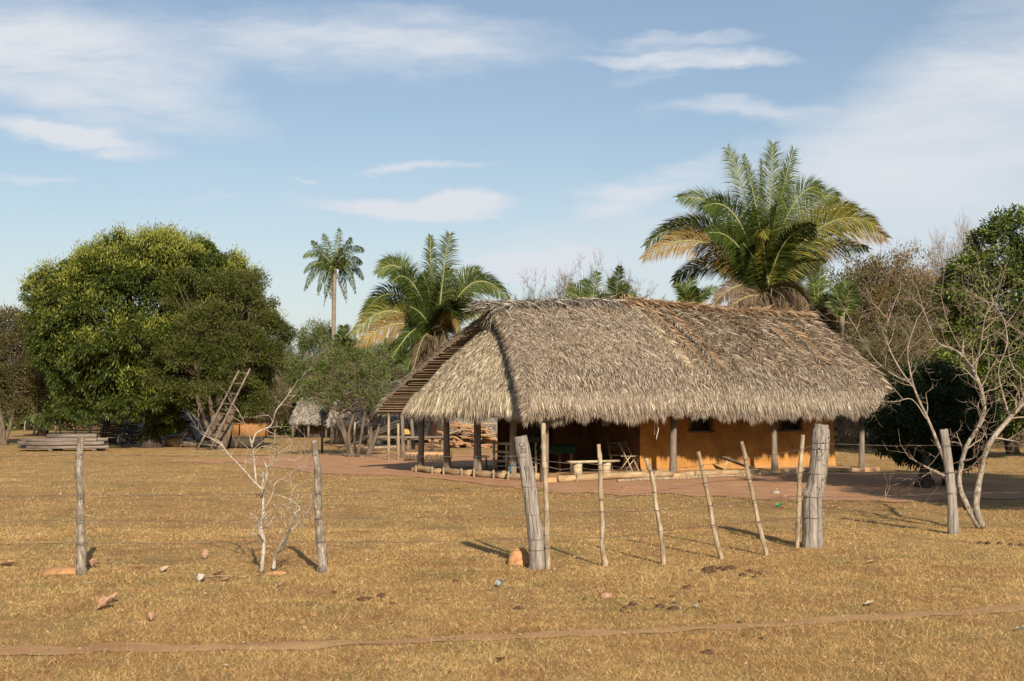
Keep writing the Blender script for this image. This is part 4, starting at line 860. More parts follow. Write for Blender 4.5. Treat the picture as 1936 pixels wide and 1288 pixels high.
palm('tall slender palm with small drooping dark crown against the sky', gp(633, 828), W(633, 508, 88), 88, fr, 63, .17, .11, .55, 44, .045, .8, rad=.03, bow=.004)
def smallpalm(label, px, basey, topy, D, spec, seed, ll=.6, mats=('frond', 'frondb')):
    rs = RS(seed); fr = [(px+(x-px)*.4, topy+(y-topy)*.75-4, x, y, rs.uniform(-1, 1), mats[i % len(mats)], rs.uniform(0, .5)) for i, (x, y) in enumerate(spec)]
    return palm(label, gp(px, basey), W(px, topy, D), D, fr, seed, .16, .13, ll, 40, .05, .3, rad=.03)
smallpalm('young palm showing arching frond tips above the middle of the ridge', 1118, 828, 590, 78, [(1062, 566), (1078, 540), (1103, 530), (1118, 545), (1130, 516), (1150, 560), (1090, 575), (1070, 552)], 71)
smallpalm('young palm with one tall upright leaf above the middle of the ridge', 1163, 826, 590, 80, [(1172, 505), (1155, 528), (1186, 540), (1200, 556), (1175, 560), (1160, 560)], 72)
smallpalm('small palm peeking over the ridge left of the giant palm', 1300, 828, 590, 78, [(1277, 535), (1290, 540), (1308, 524), (1316, 545), (1355, 545), (1340, 552), (1320, 560), (1285, 560)], 73, mats=('frondb', 'frond'))
smallpalm('blue-green young palm in the woodland right of the giant palm', 1545, 832, 590, 72, [(1530, 515), (1545, 508), (1555, 492), (1538, 535), (1560, 530), (1520, 560), (1572, 560)], 74, mats=('frondb', 'frond'))
smallpalm('dark young palm half hidden in the brown woodland', 1592, 834, 600, 70, [(1578, 545), (1590, 535), (1600, 532), (1612, 545), (1622, 565), (1570, 570)], 75)
smallpalm('low palm with spread fronds behind the slender palm trunk', 652, 826, 670, 84, [(640, 632), (650, 618), (658, 640), (672, 650), (690, 668), (628, 650)], 76, .7)
smallpalm('grey-green low palm under the broad palm', 742, 832, 690, 74, [(735, 640), (745, 650), (760, 655), (775, 672), (722, 660), (712, 690)], 77, .7)

# ================================================================ WOODLAND
def E0(x, y, z, rx, ry, rz): return (np.array([x, y, z], float), np.array([rx, ry, rz], float))
def mk(kind, seed):
    e3 = [E0(0, 0, 5.2, 2.6, 2.4, 2.3), E0(1.4, .3, 4.2, 1.9, 1.8, 1.9), E0(-1.5, -.2, 4.4, 1.8, 1.8, 1.8), E0(.2, -.6, 3.0, 2.3, 2.0, 1.5)]
    if kind == 'brown': return tree('dry_tree', 'x', 'tree', (0, 0, 0), e3, seed, 'brownleaf', 'greytwig', 320, 120, .5, .12, .065, .14, .28, 12, None, .0, shell=(.2, 1.), twigs=4, twl=.85, twm='twig', tr=.009)
    if kind == 'rust': return tree('rusty_tree', 'x', 'tree', (0, 0, 0), e3, seed, 'orangeleaf', 'bark', 320, 130, .5, .10, .06, .14, .28, 12, None, .1, shell=(.35, 1.), twigs=4, twl=.8, twm='twig', tr=.008)
    if kind == 'green': return tree('green_tree', 'x', 'tree', (0, 0, 0), e3, seed, 'thorn', 'bark', 320, 110, .55, .13, .07, .15, .3, 12, None, .1, shell=(.45, 1.), twigs=4, twl=.7, twm='twig', tr=.008)
    if kind == 'dark': return tree('scrub_tree', 'x', 'tree', (0, 0, 0), e3, seed, 'smallleaf', 'bark', 300, 80, .55, .13, .08, .15, .3, 12, None, .15, shell=(.4, 1.), twigs=5, twl=.7, twm='greytwig', tr=.009)
    if kind == 'pods': return tree('pod_tree', 'x', 'tree', (0, 0, 0), e3, seed, 'purpleleaf', 'greytwig', 200, 9, .5, .16, .055, .12, .3, 12, None, .5, shell=(.35, 1.05), twigs=6, twl=.8, twm='greytwig', tr=.010)
    if kind == 'bare': return tree('leafless_tree', 'x', 'tree', (0, 0, 0), e3, seed, 'purpleleaf', 'greytwig', 240, 4, .5, .08, .04, .14, .28, 12, None, .1, shell=(.3, 1.05), twigs=12, twl=.95, twm='twig', tr=.009)
protos = {k: [mk(k, 300+10*i+j) for j in range(2)] for i, k in enumerate(('brown', 'rust', 'green', 'dark', 'pods', 'bare'))}
used = set()
def place(kind, px, basey, topy, wpx, label, group, seed=0):
    """a woodland tree: base on the ground at basey, top at topy, crown about wpx photo pixels wide"""
    b = gp(px, basey); D_ = b.y; hgt = (W(px, topy, D_).z)/7.4; wd = wpx*D_/FPX/6.0; rs = RS(int(px*7+topy)); pr = protos[kind][seed % 2]; key = (kind, seed % 2)
    if key in used: r = copy_tree(pr, b, rs.rand()*6.28, None, label, group)
    else:
        used.add(key); r = pr; r.location = b; r.rotation_euler = (0, 0, rs.rand()*6.28); r['label'] = label; r['group'] = group
    r.scale = (wd, wd, hgt); return r
GL = 'trees of the woodland behind the settlement'
T_ = [('green', 600, 826, 606, 120, 'airy green tree just left of the slender palm trunk'), ('brown', 560, 824, 690, 110, 'low brown tree right of the big mango crown'), ('dark', 540, 822, 640, 90, 'scrubby tree touching the right flank of the big mango'),
 ('brown', 520, 830, 715, 90, 'brown thicket tree above the orange adobe house'), ('green', 665, 829, 650, 120, 'green tree behind the thorn tree, right of the slender trunk'), ('green', 705, 826, 645, 110, 'green tree under the tips of the broad palm'), ('dark', 755, 824, 680, 110, 'scrubby tree between the broad palm and the hut gable'),
 ('brown', 630, 822, 665, 130, 'brown tree behind the slender palm trunk'), ('dark', 800, 822, 690, 130, 'dark scrubby tree at the foot of the broad palm'),
 ('pods', 1000, 824, 530, 120, 'bare tree with purplish pods over the left end of the ridge'), ('pods', 1075, 822, 522, 130, 'tree with sparse purplish pods above the ridge, second from the left'), ('pods', 1110, 824, 502, 120, 'tallest purplish pod tree above the ridge'), ('pods', 1175, 824, 515, 110, 'bare pod tree behind the young palm with the tall leaf'), ('pods', 1225, 822, 550, 110, 'faint leafless tree over the middle of the ridge'),
 ('rust', 1530, 838, 560, 190, 'rusty leaved tree against the right end of the roof'), ('rust', 1590, 836, 545, 170, 'rusty green tree above the right roof verge'), ('green', 1510, 832, 535, 150, 'green tree just right of the giant palm crown'), ('brown', 1650, 838, 478, 230, 'tallest brown twiggy tree of the right woodland'), ('rust', 1710, 838, 468, 240, 'high rusty green tree in the middle of the right woodland'),
 ('dark', 1745, 840, 525, 190, 'scrubby green tree between the high rusty tree and the glossy tree'), ('dark', 1650, 842, 640, 200, 'dark tangled tree low behind the right roof end'), ('brown', 1700, 846, 610, 220, 'brown twiggy tree behind the round dark tree'), ('dark', 1625, 838, 580, 170, 'olive scrubby tree behind the right roof end'), ('bare', 1790, 836, 480, 130, 'pinkish leafless tree left of the glossy tree'),
 ('bare', 1825, 834, 450, 140, 'highest leafless tree behind the glossy tree'), ('rust', 1780, 844, 640, 200, 'low rusty tree behind the pale bare tree'), ('brown', 1850, 838, 600, 220, 'brown tree hidden behind the glossy tree'), ('dark', 1960, 838, 560, 260, 'dark tree behind the right edge trees'), ('brown', 1590, 846, 700, 130, 'low brown tree seen under the right eaves'),
 ('dark', 200, 816, 690, 200, 'dark tree behind the trunk of the big mango'), ('dark', 430, 816, 640, 220, 'dark tree hidden behind the big mango crown'), ('brown', -30, 812, 700, 200, 'brown tree at the far left edge'), ('green', 300, 815, 720, 220, 'green tree seen under the mango crown')]
for i, t in enumerate(T_): place(t[0], t[1], t[2], t[3], t[4], t[5], GL, i)
for k, v in protos.items():
    for j, r in enumerate(v):
        if (k, j) not in used:
            for c in list(r.children): bpy.data.objects.remove(c)
            bpy.data.objects.remove(r)
# far wood closing the view, and undergrowth: reads as one mass
rs = RS(77); mb = MB(); n = 2600; x = rs.uniform(-70, 75, n); y = 118+rs.uniform(0, 22, n)+8*np.sin(x*.05)
hgt = 3.4+3.2*fbm(x*.12, x*0, 78, 3)+np.where(x > 18, 2.2, 0)-np.where(x < -22, 2.0, 0); z = rs.rand(n)**.8*hgt
P = np.stack([x, y, z], -1); nn = nrm(rs.normal(size=(n, 3))+np.array([0, -.4, .4]))
br = (fbm(x*.10, y*.1, 79, 3) > .5); foliage(mb, P[br], nn[br], rs, 34, .9, .34, .2, .1, m=0); foliage(mb, P[~br], nn[~br], rs, 34, .9, .34, .2, .1, m=1); bursts(mb, P[::2], nn[::2], rs, 5, 1.6, .016, m=2)
tag(mb.build('far_woodland', [M_['thorn'], M_['brownleaf'], M_['twig']]), 'far-off mixed dry woodland closing the view', 'woodland', None, 'stuff')
rs = RS(79); mb = MB(); n = 700; x = rs.uniform(14, 40, n); y = rs.uniform(60, 78, n)+(x-14)*.2; P = np.stack([x, y, rs.rand(n)**1.3*1.9+.1], -1); nn = nrm(rs.normal(size=(n, 3))+np.array([0, -.3, .5]))
n2 = 420; x = rs.uniform(-22, -2, n2); y = rs.uniform(92, 104, n2); P2 = np.stack([x, y, rs.rand(n2)*1.7+.1], -1)
foliage(mb, P, nn, rs, 22, .5, .16, .09, .1, m=0); bursts(mb, P, nn, rs, 12, 1.1, .009, m=1); foliage(mb, P2, nrm(rs.normal(size=(n2, 3))), rs, 30, .6, .2, .12, .1, m=2)
tag(mb.build('undergrowth', [M_['brownleaf'], M_['twig'], M_['thorn']]), 'tangled dry brushwood at the foot of the trees', 'undergrowth', None, 'stuff')

# ================================================================ FENCE IN THE FOREGROUND
FX = [-400, 152, 611, 1015, 1143, 1254, 1364, 1449, 1540, 1803, 2300]
FY = [1090, 1087, 1080, 1070, 1066, 1064, 1056, 1047, 1032, 1007, 975]
def fD(x): return gp(x, np.interp(x, FX, FY)).y
def post(name, label, cat, pts, mat, seed, group=None, n=12, rough=.06, top=0., holes=0, sub=5):
    base = gp(*pts[0][:2]); D = base.y; rs = RS(seed); P = pxline([p[:2] for p in pts], D, rs, .0, sub); k = len(P)
    r = np.interp(np.linspace(0, len(pts)-1, k), range(len(pts)), [p[2]*D/FPX for p in pts])*(1+.03*rs.normal(size=k))*(1+(.22 if n <= 8 and D < 30 else 0)*(rs.rand(k) > .8))
    P[0][2] = -.1; root = empty(name, base); tag(root, label, cat, group); mb = MB()
    mb.tube(P, list(r), n, seed=seed, rough=rough); V = mb.v[0]
    ph = rs.rand(n)*.12-.06                                 # long vertical flutes, constant along the post
    for i in range(k):
        c = P[i]; ring = V[i*n:(i+1)*n]; V[i*n:(i+1)*n] = c+(ring-c)*(1+ph[:, None]*1.2)
    if top: V[(k-1)*n:k*n, 2] += rs.uniform(-top, top, n)
    o = mb.build('post_body', M_[mat], root, True, np.array(base)); return root, P, r, base
posts = {}
def ring(root, base, P, r, z, rs, tilt=.012):
    i = int(np.argmin(abs(P[:, 2]-z))); c = P[i]; q = MB(); th = np.linspace(0, 2*np.pi, 15)
    q.tube([(c[0]+math.cos(t)*r[i]*1.07, c[1]+math.sin(t)*r[i]*1.07, z+tilt*math.sin(t+rs.rand()*.3)) for t in th], .0032, 5, cap=False); q.build('wire_tie', M_['wire'], root, True, base)
def fpost(key, *a, ties=(), **k):
    root, P, r, base = post(*a, **k); rs = RS(3)
    for y in ties: ring(root, np.array(base), P, r, W(0, y, base.y).z, rs)
    posts[key] = (root, P, r, base); return root
fpost('A', 'fence_post', 'thin lichen-spotted white fence post beside the low orange mound, leftmost of the near posts', 'fence post', [(153, 1087, 9.5), (154, 1040, 9.5), (152, 985, 7.5), (152, 930, 7), (149, 885, 8), (151, 850, 6.5), (153, 825, 6)], 'postlichen', 401, rough=.09, ties=(860, 937, 984, 1026), top=.01)
fpost('B', 'fence_post', 'crooked cracked white fence post right of the bare shrubs', 'fence post', [(612, 1081, 9), (607, 1030, 8.5), (602, 975, 7), (601, 930, 6.5), (600, 885, 6.5), (596, 855, 6), (594, 833, 5.5)], 'postlichen', 402, rough=.10, ties=(858, 932, 960, 979, 1024), top=.012)
fpost('C', 'fence_post', 'thick grey leaning fence post with letters and numbers carved near its top', 'fence post', [(1016, 1072, 15.5), (1013, 1020, 15.5), (1006, 960, 14.5), (998, 905, 14), (990, 860, 13.5), (984, 825, 12.5)], 'post', 403, ties=(862, 918, 971, 1018, 1038), top=.012, n=16, rough=.02)
fpost('D', 'fence_post', 'thickest grey fence post full of nail holes, right of the thin sticks', 'fence post', [(1536, 1034, 20), (1536, 990, 18.5), (1536, 950, 18.5), (1541, 925, 17.5), (1546, 890, 17), (1550, 850, 17), (1552, 818, 16), (1553, 803, 12)], 'post', 404, ties=(836, 848, 894, 938, 977), top=.015, n=16, rough=.02)
fpost('E', 'fence_post', 'pale square-topped fence post in front of the leafless tree', 'fence post', [(1803, 1008, 10.5), (1801, 960, 9.5), (1797, 910, 9), (1791, 860, 8.5), (1784, 812, 7.5)], 'post', 405, ties=(842, 893, 932), top=.008, n=10, rough=.03)
for i, (lab, pts, ties) in enumerate((
    ('slightly bowed stick standing right beside the carved leaning post', [(1036, 1073, 6), (1034, 1010, 5.5), (1033, 950, 5), (1030, 890, 5), (1028, 845, 5), (1027, 800, 4.5)], (870, 884, 965, 1010, 1035)),
    ('crooked wire-tied stick in front of the bench', [(1145, 1068, 5), (1139, 1030, 4.6), (1139, 980, 4.2), (1136, 930, 4), (1135, 880, 4.2), (1132, 840, 3.4)], (877, 945, 968, 1017)),
    ('shortest leaning stick in the middle of the wire gate', [(1255, 1066, 5), (1250, 1010, 4.4), (1241, 960, 4), (1235, 910, 4), (1226, 880, 4), (1221, 867, 3.2)], (890, 930, 965, 1003)),
    ('pale curved stick leaning left between the short stick and the tallest leaning stick', [(1365, 1057, 4.6), (1353, 1015, 4.4), (1343, 960, 4.2), (1332, 905, 4), (1326, 880, 4), (1320, 854, 3.2)], (880, 912, 955, 992)),
    ('straight leaning stick with its top before the second window wall', [(1450, 1049, 4.8), (1437, 1000, 4.4), (1424, 940, 4), (1413, 890, 4), (1408, 860, 4), (1402, 835, 3.4)], (868, 905, 945, 985)),
    ('yellowish upright stick just left of the thickest post', [(1507, 1034, 4.5), (1509, 990, 4.4), (1511, 940, 4.2), (1512, 900, 4.5), (1515, 860, 4.4), (1518, 822, 4)], (850, 893, 938, 978)))):
    fpost('s%d' % i, 'fence_stick', lab, 'fence stick', pts, 'stickwood', 410+i, group='thin sticks of the wire gate', n=8, rough=.12, ties=ties)
# knot bulge + holes on D, cracks, carving on C
root, P, r, base = posts['D']; rs = RS(9); mb = MB()
kb = MB(); c = np.array(W(1527, 934, base.y)); kb.tube([c+np.array([.05, .02, -.12]), c+np.array([.012, 0, -.05]), c+np.array([-.002, 0, 0]), c+np.array([.015, 0, .05]), c+np.array([.05, .02, .11])], [.02, .06, .08, .06, .02], 9); kb.build('knot', M_['post'], root, True, np.array(base))
def onpost(P, r, base, px, py, out=1.0):              # point on the camera-facing surface of a post
    w_ = W(px, py, base.y); i = int(np.argmin(abs(P[:, 2]-w_.z))); dx = w_.x-P[i][0]; rr = r[i]*1.03; dx = max(-rr*.92, min(rr*.92, dx)); return np.array([P[i][0]+dx, P[i][1]-math.sqrt(rr*rr-dx*dx)*out, w_.z])
for j in range(34):
    c = onpost(P, r, base, 1553+rs.uniform(-12, 12)-(1-(1032-0)/1032)*0, rs.uniform(820, 1020)); h = rs.uniform(.008, .026); mb.box(c, (.008, .016, h), None)
mb.build('nail_holes', M_['carve'], root, False, np.array(base))['kind'] = 'stuff'
for key, xs_ in (('D', (1541, 1556)), ('C', (1003, 1011))):
    root, P, r, base = posts[key]; mb = MB()
    for x0 in xs_:
        pts = []; y0 = 830 if key == 'D' else 880
        for yy in np.arange(y0, 1028, 14):
            z = W(0, yy, base.y).z; i = int(np.argmin(abs(P[:, 2]-z))); off = (x0-(1550 if key == 'D' else 1006))*base.y/FPX; cx = P[i][0]+off+rs.normal()*.004; rr = r[i]*1.035; dx = cx-P[i][0]; pts.append((cx, P[i][1]-math.sqrt(max(1e-4, rr*rr-dx*dx))+.002, z))
        mb.tube(pts, .0035, 4)
    mb.build('drying_cracks', M_['carve'], root, False, np.array(base))
root, P, r, base = posts['C']
def strokes(name, segs):
    mb = MB()
    for s_ in segs: mb.tube([onpost(P, r, base, x, y, 1.01) for x, y in s_], .0042, 5)
    mb.build(name, M_['carve'], root, True, np.array(base))
def arc(cx, cy, rx, ry, a0, a1, n=14): return [(cx+rx*math.cos(R(a)), cy-ry*math.sin(R(a))) for a in np.linspace(a0, a1, n)]
strokes('carved_letter', [arc(986, 840.2, 4.2, 4.6, 70, 400)[2:]]); strokes('carved_letter', [[(989.8, 837.5), (991.6, 843.5), (993.2, 836)]])
strokes('carved_number', [arc(986.6, 851.5, 2.3, 4.2, 0, 360)]); strokes('carved_number', [[(991, 849), (992.4, 847.4), (994.2, 847.8), (994.6, 850), (992.6, 853), (991.4, 855.6), (995.6, 855)]])
# wires
def wire(label, pts, seed, barb=True, wr=.0028):
    rs = RS(seed); Q = []
    for (x0, y0), (x1, y1) in zip(pts[:-1], pts[1:]):
        k = max(2, int(abs(x1-x0)/22))
        for i in range(k):
            t = i/k; x = x0+(x1-x0)*t; y = y0+(y1-y0)*t+3.2*math.sin(math.pi*t)*min(1, abs(x1-x0)/300); Q.append(np.array(W(x, y, fD(x)-.13))+rs.normal(size=3)*.0035)
    Q.append(np.array(W(pts[-1][0], pts[-1][1], fD(pts[-1][0])-.13))); mb = MB(); mb.tube(Q, wr, 4)
    root = empty('barbed_wire', Q[0]); tag(root, label, 'barbed wire', 'barbed wire strands of the fence'); mb.build('strand', M_['wire'], root, True, Q[0])
    if barb:
        b = MB(); Q = np.array(Q); s0 = []; s1 = []
        for i in range(len(Q)-1):
            for t in np.arange(0, 1, .14/max(.14, np.linalg.norm(Q[i+1]-Q[i]))):
                c = Q[i]*(1-t)+Q[i+1]*t
                for _ in range(2): d = rs.normal(size=3); d /= np.linalg.norm(d); s0.append(c-d*.013); s1.append(c+d*.013)
        b.sticks(s0, s1, .0016, .001, 3); b.build('barbs', M_['wire'], root, False, Q[0])['kind'] = 'stuff'
wire('top barbed wire strand on the left stretch of fence', [(-300, 864), (152, 860), (597, 858), (990, 862)], 1)
wire('second barbed wire strand from the top on the left stretch', [(-300, 938), (152, 936), (602, 931), (1000, 918)], 2)
wire('third barbed wire strand from the top on the left stretch', [(-300, 986), (152, 984), (603, 979), (1006, 971)], 3)
wire('lowest barbed wire strand on the left stretch', [(-300, 1028), (152, 1026), (607, 1024), (1012, 1018)], 4)
wire('top sagging wire strand from the carved post to the thickest post', [(990, 864), (1031, 872), (1134, 878), (1227, 889), (1328, 880), (1411, 868), (1513, 850), (1548, 836)], 5)
wire('loose second wire hanging below the top strand by the carved post', [(991, 866), (1031, 882), (1060, 888), (1092, 884), (1135, 890), (1170, 888), (1228, 893)], 6)
wire('second wire strand of the stick gate', [(1000, 918), (1032, 925), (1137, 945), (1237, 930), (1336, 912), (1425, 905), (1511, 893), (1545, 894)], 7)
wire('third wire strand of the stick gate', [(1006, 971), (1033, 968), (1140, 968), (1245, 965), (1346, 955), (1431, 945), (1511, 938), (1540, 938)], 8)
wire('lowest wire strand of the stick gate', [(1012, 1018), (1035, 1012), (1143, 1017), (1251, 1003), (1352, 992), (1438, 985), (1509, 978), (1538, 977)], 9)
wire('top wire strand right of the thickest post', [(1552, 838), (1790, 842), (2250, 838)], 10)
wire('middle wire strand right of the thickest post', [(1546, 894), (1795, 893), (2250, 884)], 11)
wire('lowest wire strand right of the thickest post', [(1541, 938), (1800, 932), (2250, 922)], 12)

# ---------------------------------------------------------------- earth mounds
def mound(label, c, rx, ry, h, seed, mat='earth', name='earth_mound', steep=1.):
    root_c = np.array(c); a = np.linspace(0, 2*np.pi, 29)[:-1]; rr = np.linspace(0, 1, 12); A, Q = np.meshgrid(a, rr, indexing='ij')
    k = 1+.22*(fbm(np.cos(A)*1.5+seed, np.sin(A)*1.5, seed)-.5)*2; x = np.cos(A)*Q*rx*k; y = np.sin(A)*Q*ry*k; z = h*np.sqrt(np.clip(1-Q**(2*steep), 0, 1))*(1+.35*(fbm(x*9/rx*.3+seed, y*9/ry*.3, seed, 4)-.5))-.012
    P = np.stack([x+root_c[0], y+root_c[1], z], -1); P = np.concatenate([P, P[:1]], 0); mb = MB(); mb.grid(P, flip=False); o = mb.build(name, M_[mat], None, True, loc=root_c); tag(o, label, 'mound'); return o
mound('low crumbly orange earth mound at the foot of the leftmost post', gp(122, 1084), .27, .17, .085, 3)
mound('rounded orange termite mound leaning on the carved post', gp(981, 1065), .135, .14, .19, 4, steep=1.1)
mound('small flat heap of orange earth under the bare shrubs', gp(520, 1083), .13, .08, .035, 5)

# ================================================================ THINGS ROUND THE HUT
def rotz(a): return Matrix.Rotation(a, 4, 'Z')
HR = rotz(HROT)
# bench: plank on two stumps
b = H(1.3, .55, .12); root = empty('bench', b); tag(root, 'pale plank bench on two round stumps at the veranda edge', 'bench')
def pa(px, v): # along-coordinate a for photo x at given v
    t = (px-968)/FPX; return (t*(HC[1]+HV[1]*v)-HC[0]-HV[0]*v)/(HU[0]-t*HU[1])
bv = .42; a0, a1 = pa(1075, bv), pa(1165, bv); mb = MB(); mb.box(H((a0+a1)/2, bv, .465), (a1-a0, .30, .045), HR, jit=.006, rs=RS(1)); mb.build('seat', M_['plank'], root, False, np.array(b))
for px in (1092, 1146):
    mb = MB(); aa = pa(px, bv); mb.tube([H(aa, bv, .11), H(aa, bv, .28), H(aa, bv, .442)], [.125, .115, .12], 14, rough=.04); mb.build('stump_leg', M_['plank'], root, True, np.array(b))
# folding chairs
def chair(label, a, v, rz, group='wooden chairs on the veranda'):
    c = np.array(H(a, v, .12)); root = empty('folding_chair', c); tag(root, label, 'chair', group); Rm = rotz(rz)
    def T(x, y, z): return c+np.array((Rm@Vector((x, y, z)))[:])
    def bar(name, p, q, r=.016, mat='plank'):
        m_ = MB(); m_.tube([T(*p), T(*q)], r, 5); m_.build(name, M_[mat], root, False, c)
    for s_ in (-.2, .2): bar('leg', (s_, -.22, 0), (s_, .20, .80)); bar('leg', (s_, .20, 0), (s_, -.16, .44))
    for k in range(4): m_ = MB(); m_.box(T(0, -.15+.09*k, .42), (.42, .07, .02), Rm); m_.build('seat_slat', M_['plank'], root, False, c)
    for k in range(3): m_ = MB(); m_.box(T(0, .135+.03*k, .56+.09*k), (.42, .02, .07), Rm); m_.build('back_slat', M_['brownwood'], root, False, c)
chair('slatted folding chair against the orange wall corner, right of the bench', pa(1188, 1.3), 1.3, HROT+.5)
chair('darker folding chair half hidden behind the bench', pa(1166, 2.1), 2.1, HROT-.3)
# table with green cloth, pot, chair-like stools
tv = 1.9; a0, a1 = pa(1008, tv), pa(1072, tv); tc_ = np.array(H((a0+a1)/2, tv, .12)); root = empty('table', tc_); tag(root, 'long veranda table in the shade', 'table')
mb = MB(); mb.box(tc_+np.array([0, 0, .70]), (a1-a0, .7, .04), HR); mb.build('tabletop', M_['brownwood'], root, False, tc_)
for sx in (-1, 1):
    for sy in (-1, 1):
        mb = MB(); p = tc_+np.array((HR@Vector((sx*((a1-a0)/2-.06), sy*.28, .34)))[:]); mb.box(p, (.06, .06, .68), HR); mb.build('leg', M_['brownwood'], root, False, tc_)
mb = MB(); nx_ = 26; us = np.linspace(-1, 1, nx_); vs_ = np.linspace(-1, 1, 16); Uu, Vv = np.meshgrid(us, vs_, indexing='ij'); hx = (a1-a0)/2+.03; hy = .38
gx_ = np.clip(Uu*1.12, -1, 1)*hx; gy_ = np.clip(Vv*1.5, -1, 1)*hy; dr = np.maximum(np.maximum(np.abs(Uu)*1.12-1, 0)*1.2, np.maximum(np.abs(Vv)*1.5-1, 0)*.5); Z = .735-dr*.9
pt = np.stack([gx_, gy_, Z], -1); pt[..., 0] += np.sin(Vv*14)*.02*(dr > 0); pt[..., 1] += np.sin(Uu*22)*.02*(dr > 0); pt = pt@np.array(HR.to_3x3()).T+tc_; mb.grid(pt, flip=True); o = mb.build('tablecloth', M_['green'], None, True, loc=tc_); tag(o, 'dark green cloth draped over the veranda table', 'tablecloth')
def lathe(mb, c, prof, n=16, m=0): 
    mb.tube([(c[0], c[1], c[2]+z) for r_, z in prof], [max(r_, .001) for r_, z in prof], n, m=m)
def pot(label, c, s=1., mat='black', name='cooking_pot'):
    c = np.array(c); root = empty(name, c); tag(root, label, 'pot'); mb = MB(); lathe(mb, c, [(.10*s, 0), (.15*s, .04*s), (.165*s, .10*s), (.15*s, .155*s), (.16*s, .17*s)]); mb.build('pot_body', M_[mat], root, True, c)
    mb = MB(); lathe(mb, c, [(.155*s, .172*s), (.12*s, .195*s), (.02*s, .205*s), (.02*s, .225*s)]); mb.build('lid', M_[mat], root, True, c)
    mb = MB(); d = np.array([HU[0], HU[1], 0])*.19*s
    for sg in (-1, 1): mb.tube([c+d*sg*.8+[0, 0, .13*s], c+d*sg*1.15+[0, 0, .14*s], c+d*sg*.8+[0, 0, .12*s]], .01, 4)
    mb.build('handles', M_[mat], root, True, c)
pot('black cooking pot standing on the green tablecloth', H(pa(1015, tv), tv, .858), 1.25)
# shelf rack beside the veranda, with basin
rv = 1.3; ra0 = -.0
def V3(a, v, z): return np.array(H(a, v, z))
c = V3(.55, 2.6, .12); root = empty('shelf_rack', c); tag(root, 'pale open wooden shelf rack between the left veranda posts', 'shelf')
for vv in (1.75, 2.55, 3.2):
    for aa in (.45, .85): mb = MB(); mb.box(V3(aa, vv, .52), (.05, .05, .80), HR); mb.build('upright', M_['plank'], root, False, c)
for zz in (.88, .66, .42): mb = MB(); mb.box(V3(.45, 2.48, zz), (.035, 1.55, .06), HR); mb.build('rail', M_['plank'], root, False, c)
for zz in (.40, .28): mb = MB(); mb.box(V3(.65, 2.48, zz), (.42, 1.5, .025), HR); mb.build('shelf_board', M_['plank'], root, False, c)
def basin(label, c, s, mat):
    c = np.array(c); mb = MB(); n = 18; pr = [(.10, 0), (.17, .05), (.20, .11), (.215, .115), (.19, .105), (.09, .012), (.0, .012)]; th = np.linspace(0, 2*np.pi, n+1)
    P = np.array([[(c[0]+r_*s*math.cos(t), c[1]+r_*s*math.sin(t), c[2]+z*s) for r_, z in pr] for t in th]); mb.grid(P, flip=True); o = mb.build('basin', M_[mat], None, True, loc=c); tag(o, label, 'basin')
basin('grey metal basin on the top board of the rack', V3(.65, 2.75, .425), 1.0, 'steel'); basin('small pale basin on the rack next to the near upright', V3(.65, 2.1, .425), .8, 'plank')
c = V3(.3, 3.6, .12); root = empty('stool', c); tag(root, 'dark little stool left of the rack', 'stool'); mb = MB(); mb.box(c+[0, 0, .40], (.32, .3, .05), HR); mb.build('seat', M_['darkpole'], root, False, c)
for sx in (-.12, .12):
    for sy in (-.11, .11): mb = MB(); mb.tube([c+np.array([sx*1.2, sy*1.2, 0]), c+np.array([sx, sy, .38])], .02, 5); mb.build('leg', M_['darkpole'], root, False, c)
# plank propped at the wall, with purple cloth under it
c = V3(pa(1392, .8), .8, .12); root = empty('propped_board', c); tag(root, 'grey board propped on a stick against the orange wall', 'board')
aL0, aR0 = pa(1366, .85), pa(1416, .7); mb = MB(); p0 = V3(aL0, .9, .46); p1 = V3(aR0, .62, .14)
u = p1-p0; Lb = np.linalg.norm(u); u /= Lb; s_ = np.array([HV[0], HV[1], 0]); n_ = np.cross(u, s_)
mb.add([p0-s_*.16, p1-s_*.16, p1+s_*.16, p0+s_*.16, p0-s_*.16+n_*.03, p1-s_*.16+n_*.03, p1+s_*.16+n_*.03, p0+s_*.16+n_*.03], [(0, 1, 2, 3), (7, 6, 5, 4), (0, 4, 5, 1), (1, 5, 6, 2), (2, 6, 7, 3), (3, 7, 4, 0)]); mb.build('board', M_['timber'], root, False, c)
mb = MB(); mb.tube([V3(aL0+.0, .8, .11), V3(aL0+.18, .85, .42)], .03, 5); mb.build('prop_stick', M_['plank'], root, False, c)
mound('folded purple cloth under the propped board', H(pa(1398, .9), .9, .13), .22, .12, .12, 8, 'purple', 'cloth_bundle')['category'] = 'cloth'
for o in bpy.data.objects:
    if o.name.startswith('cloth_bundle'): o.location.z = .125; 
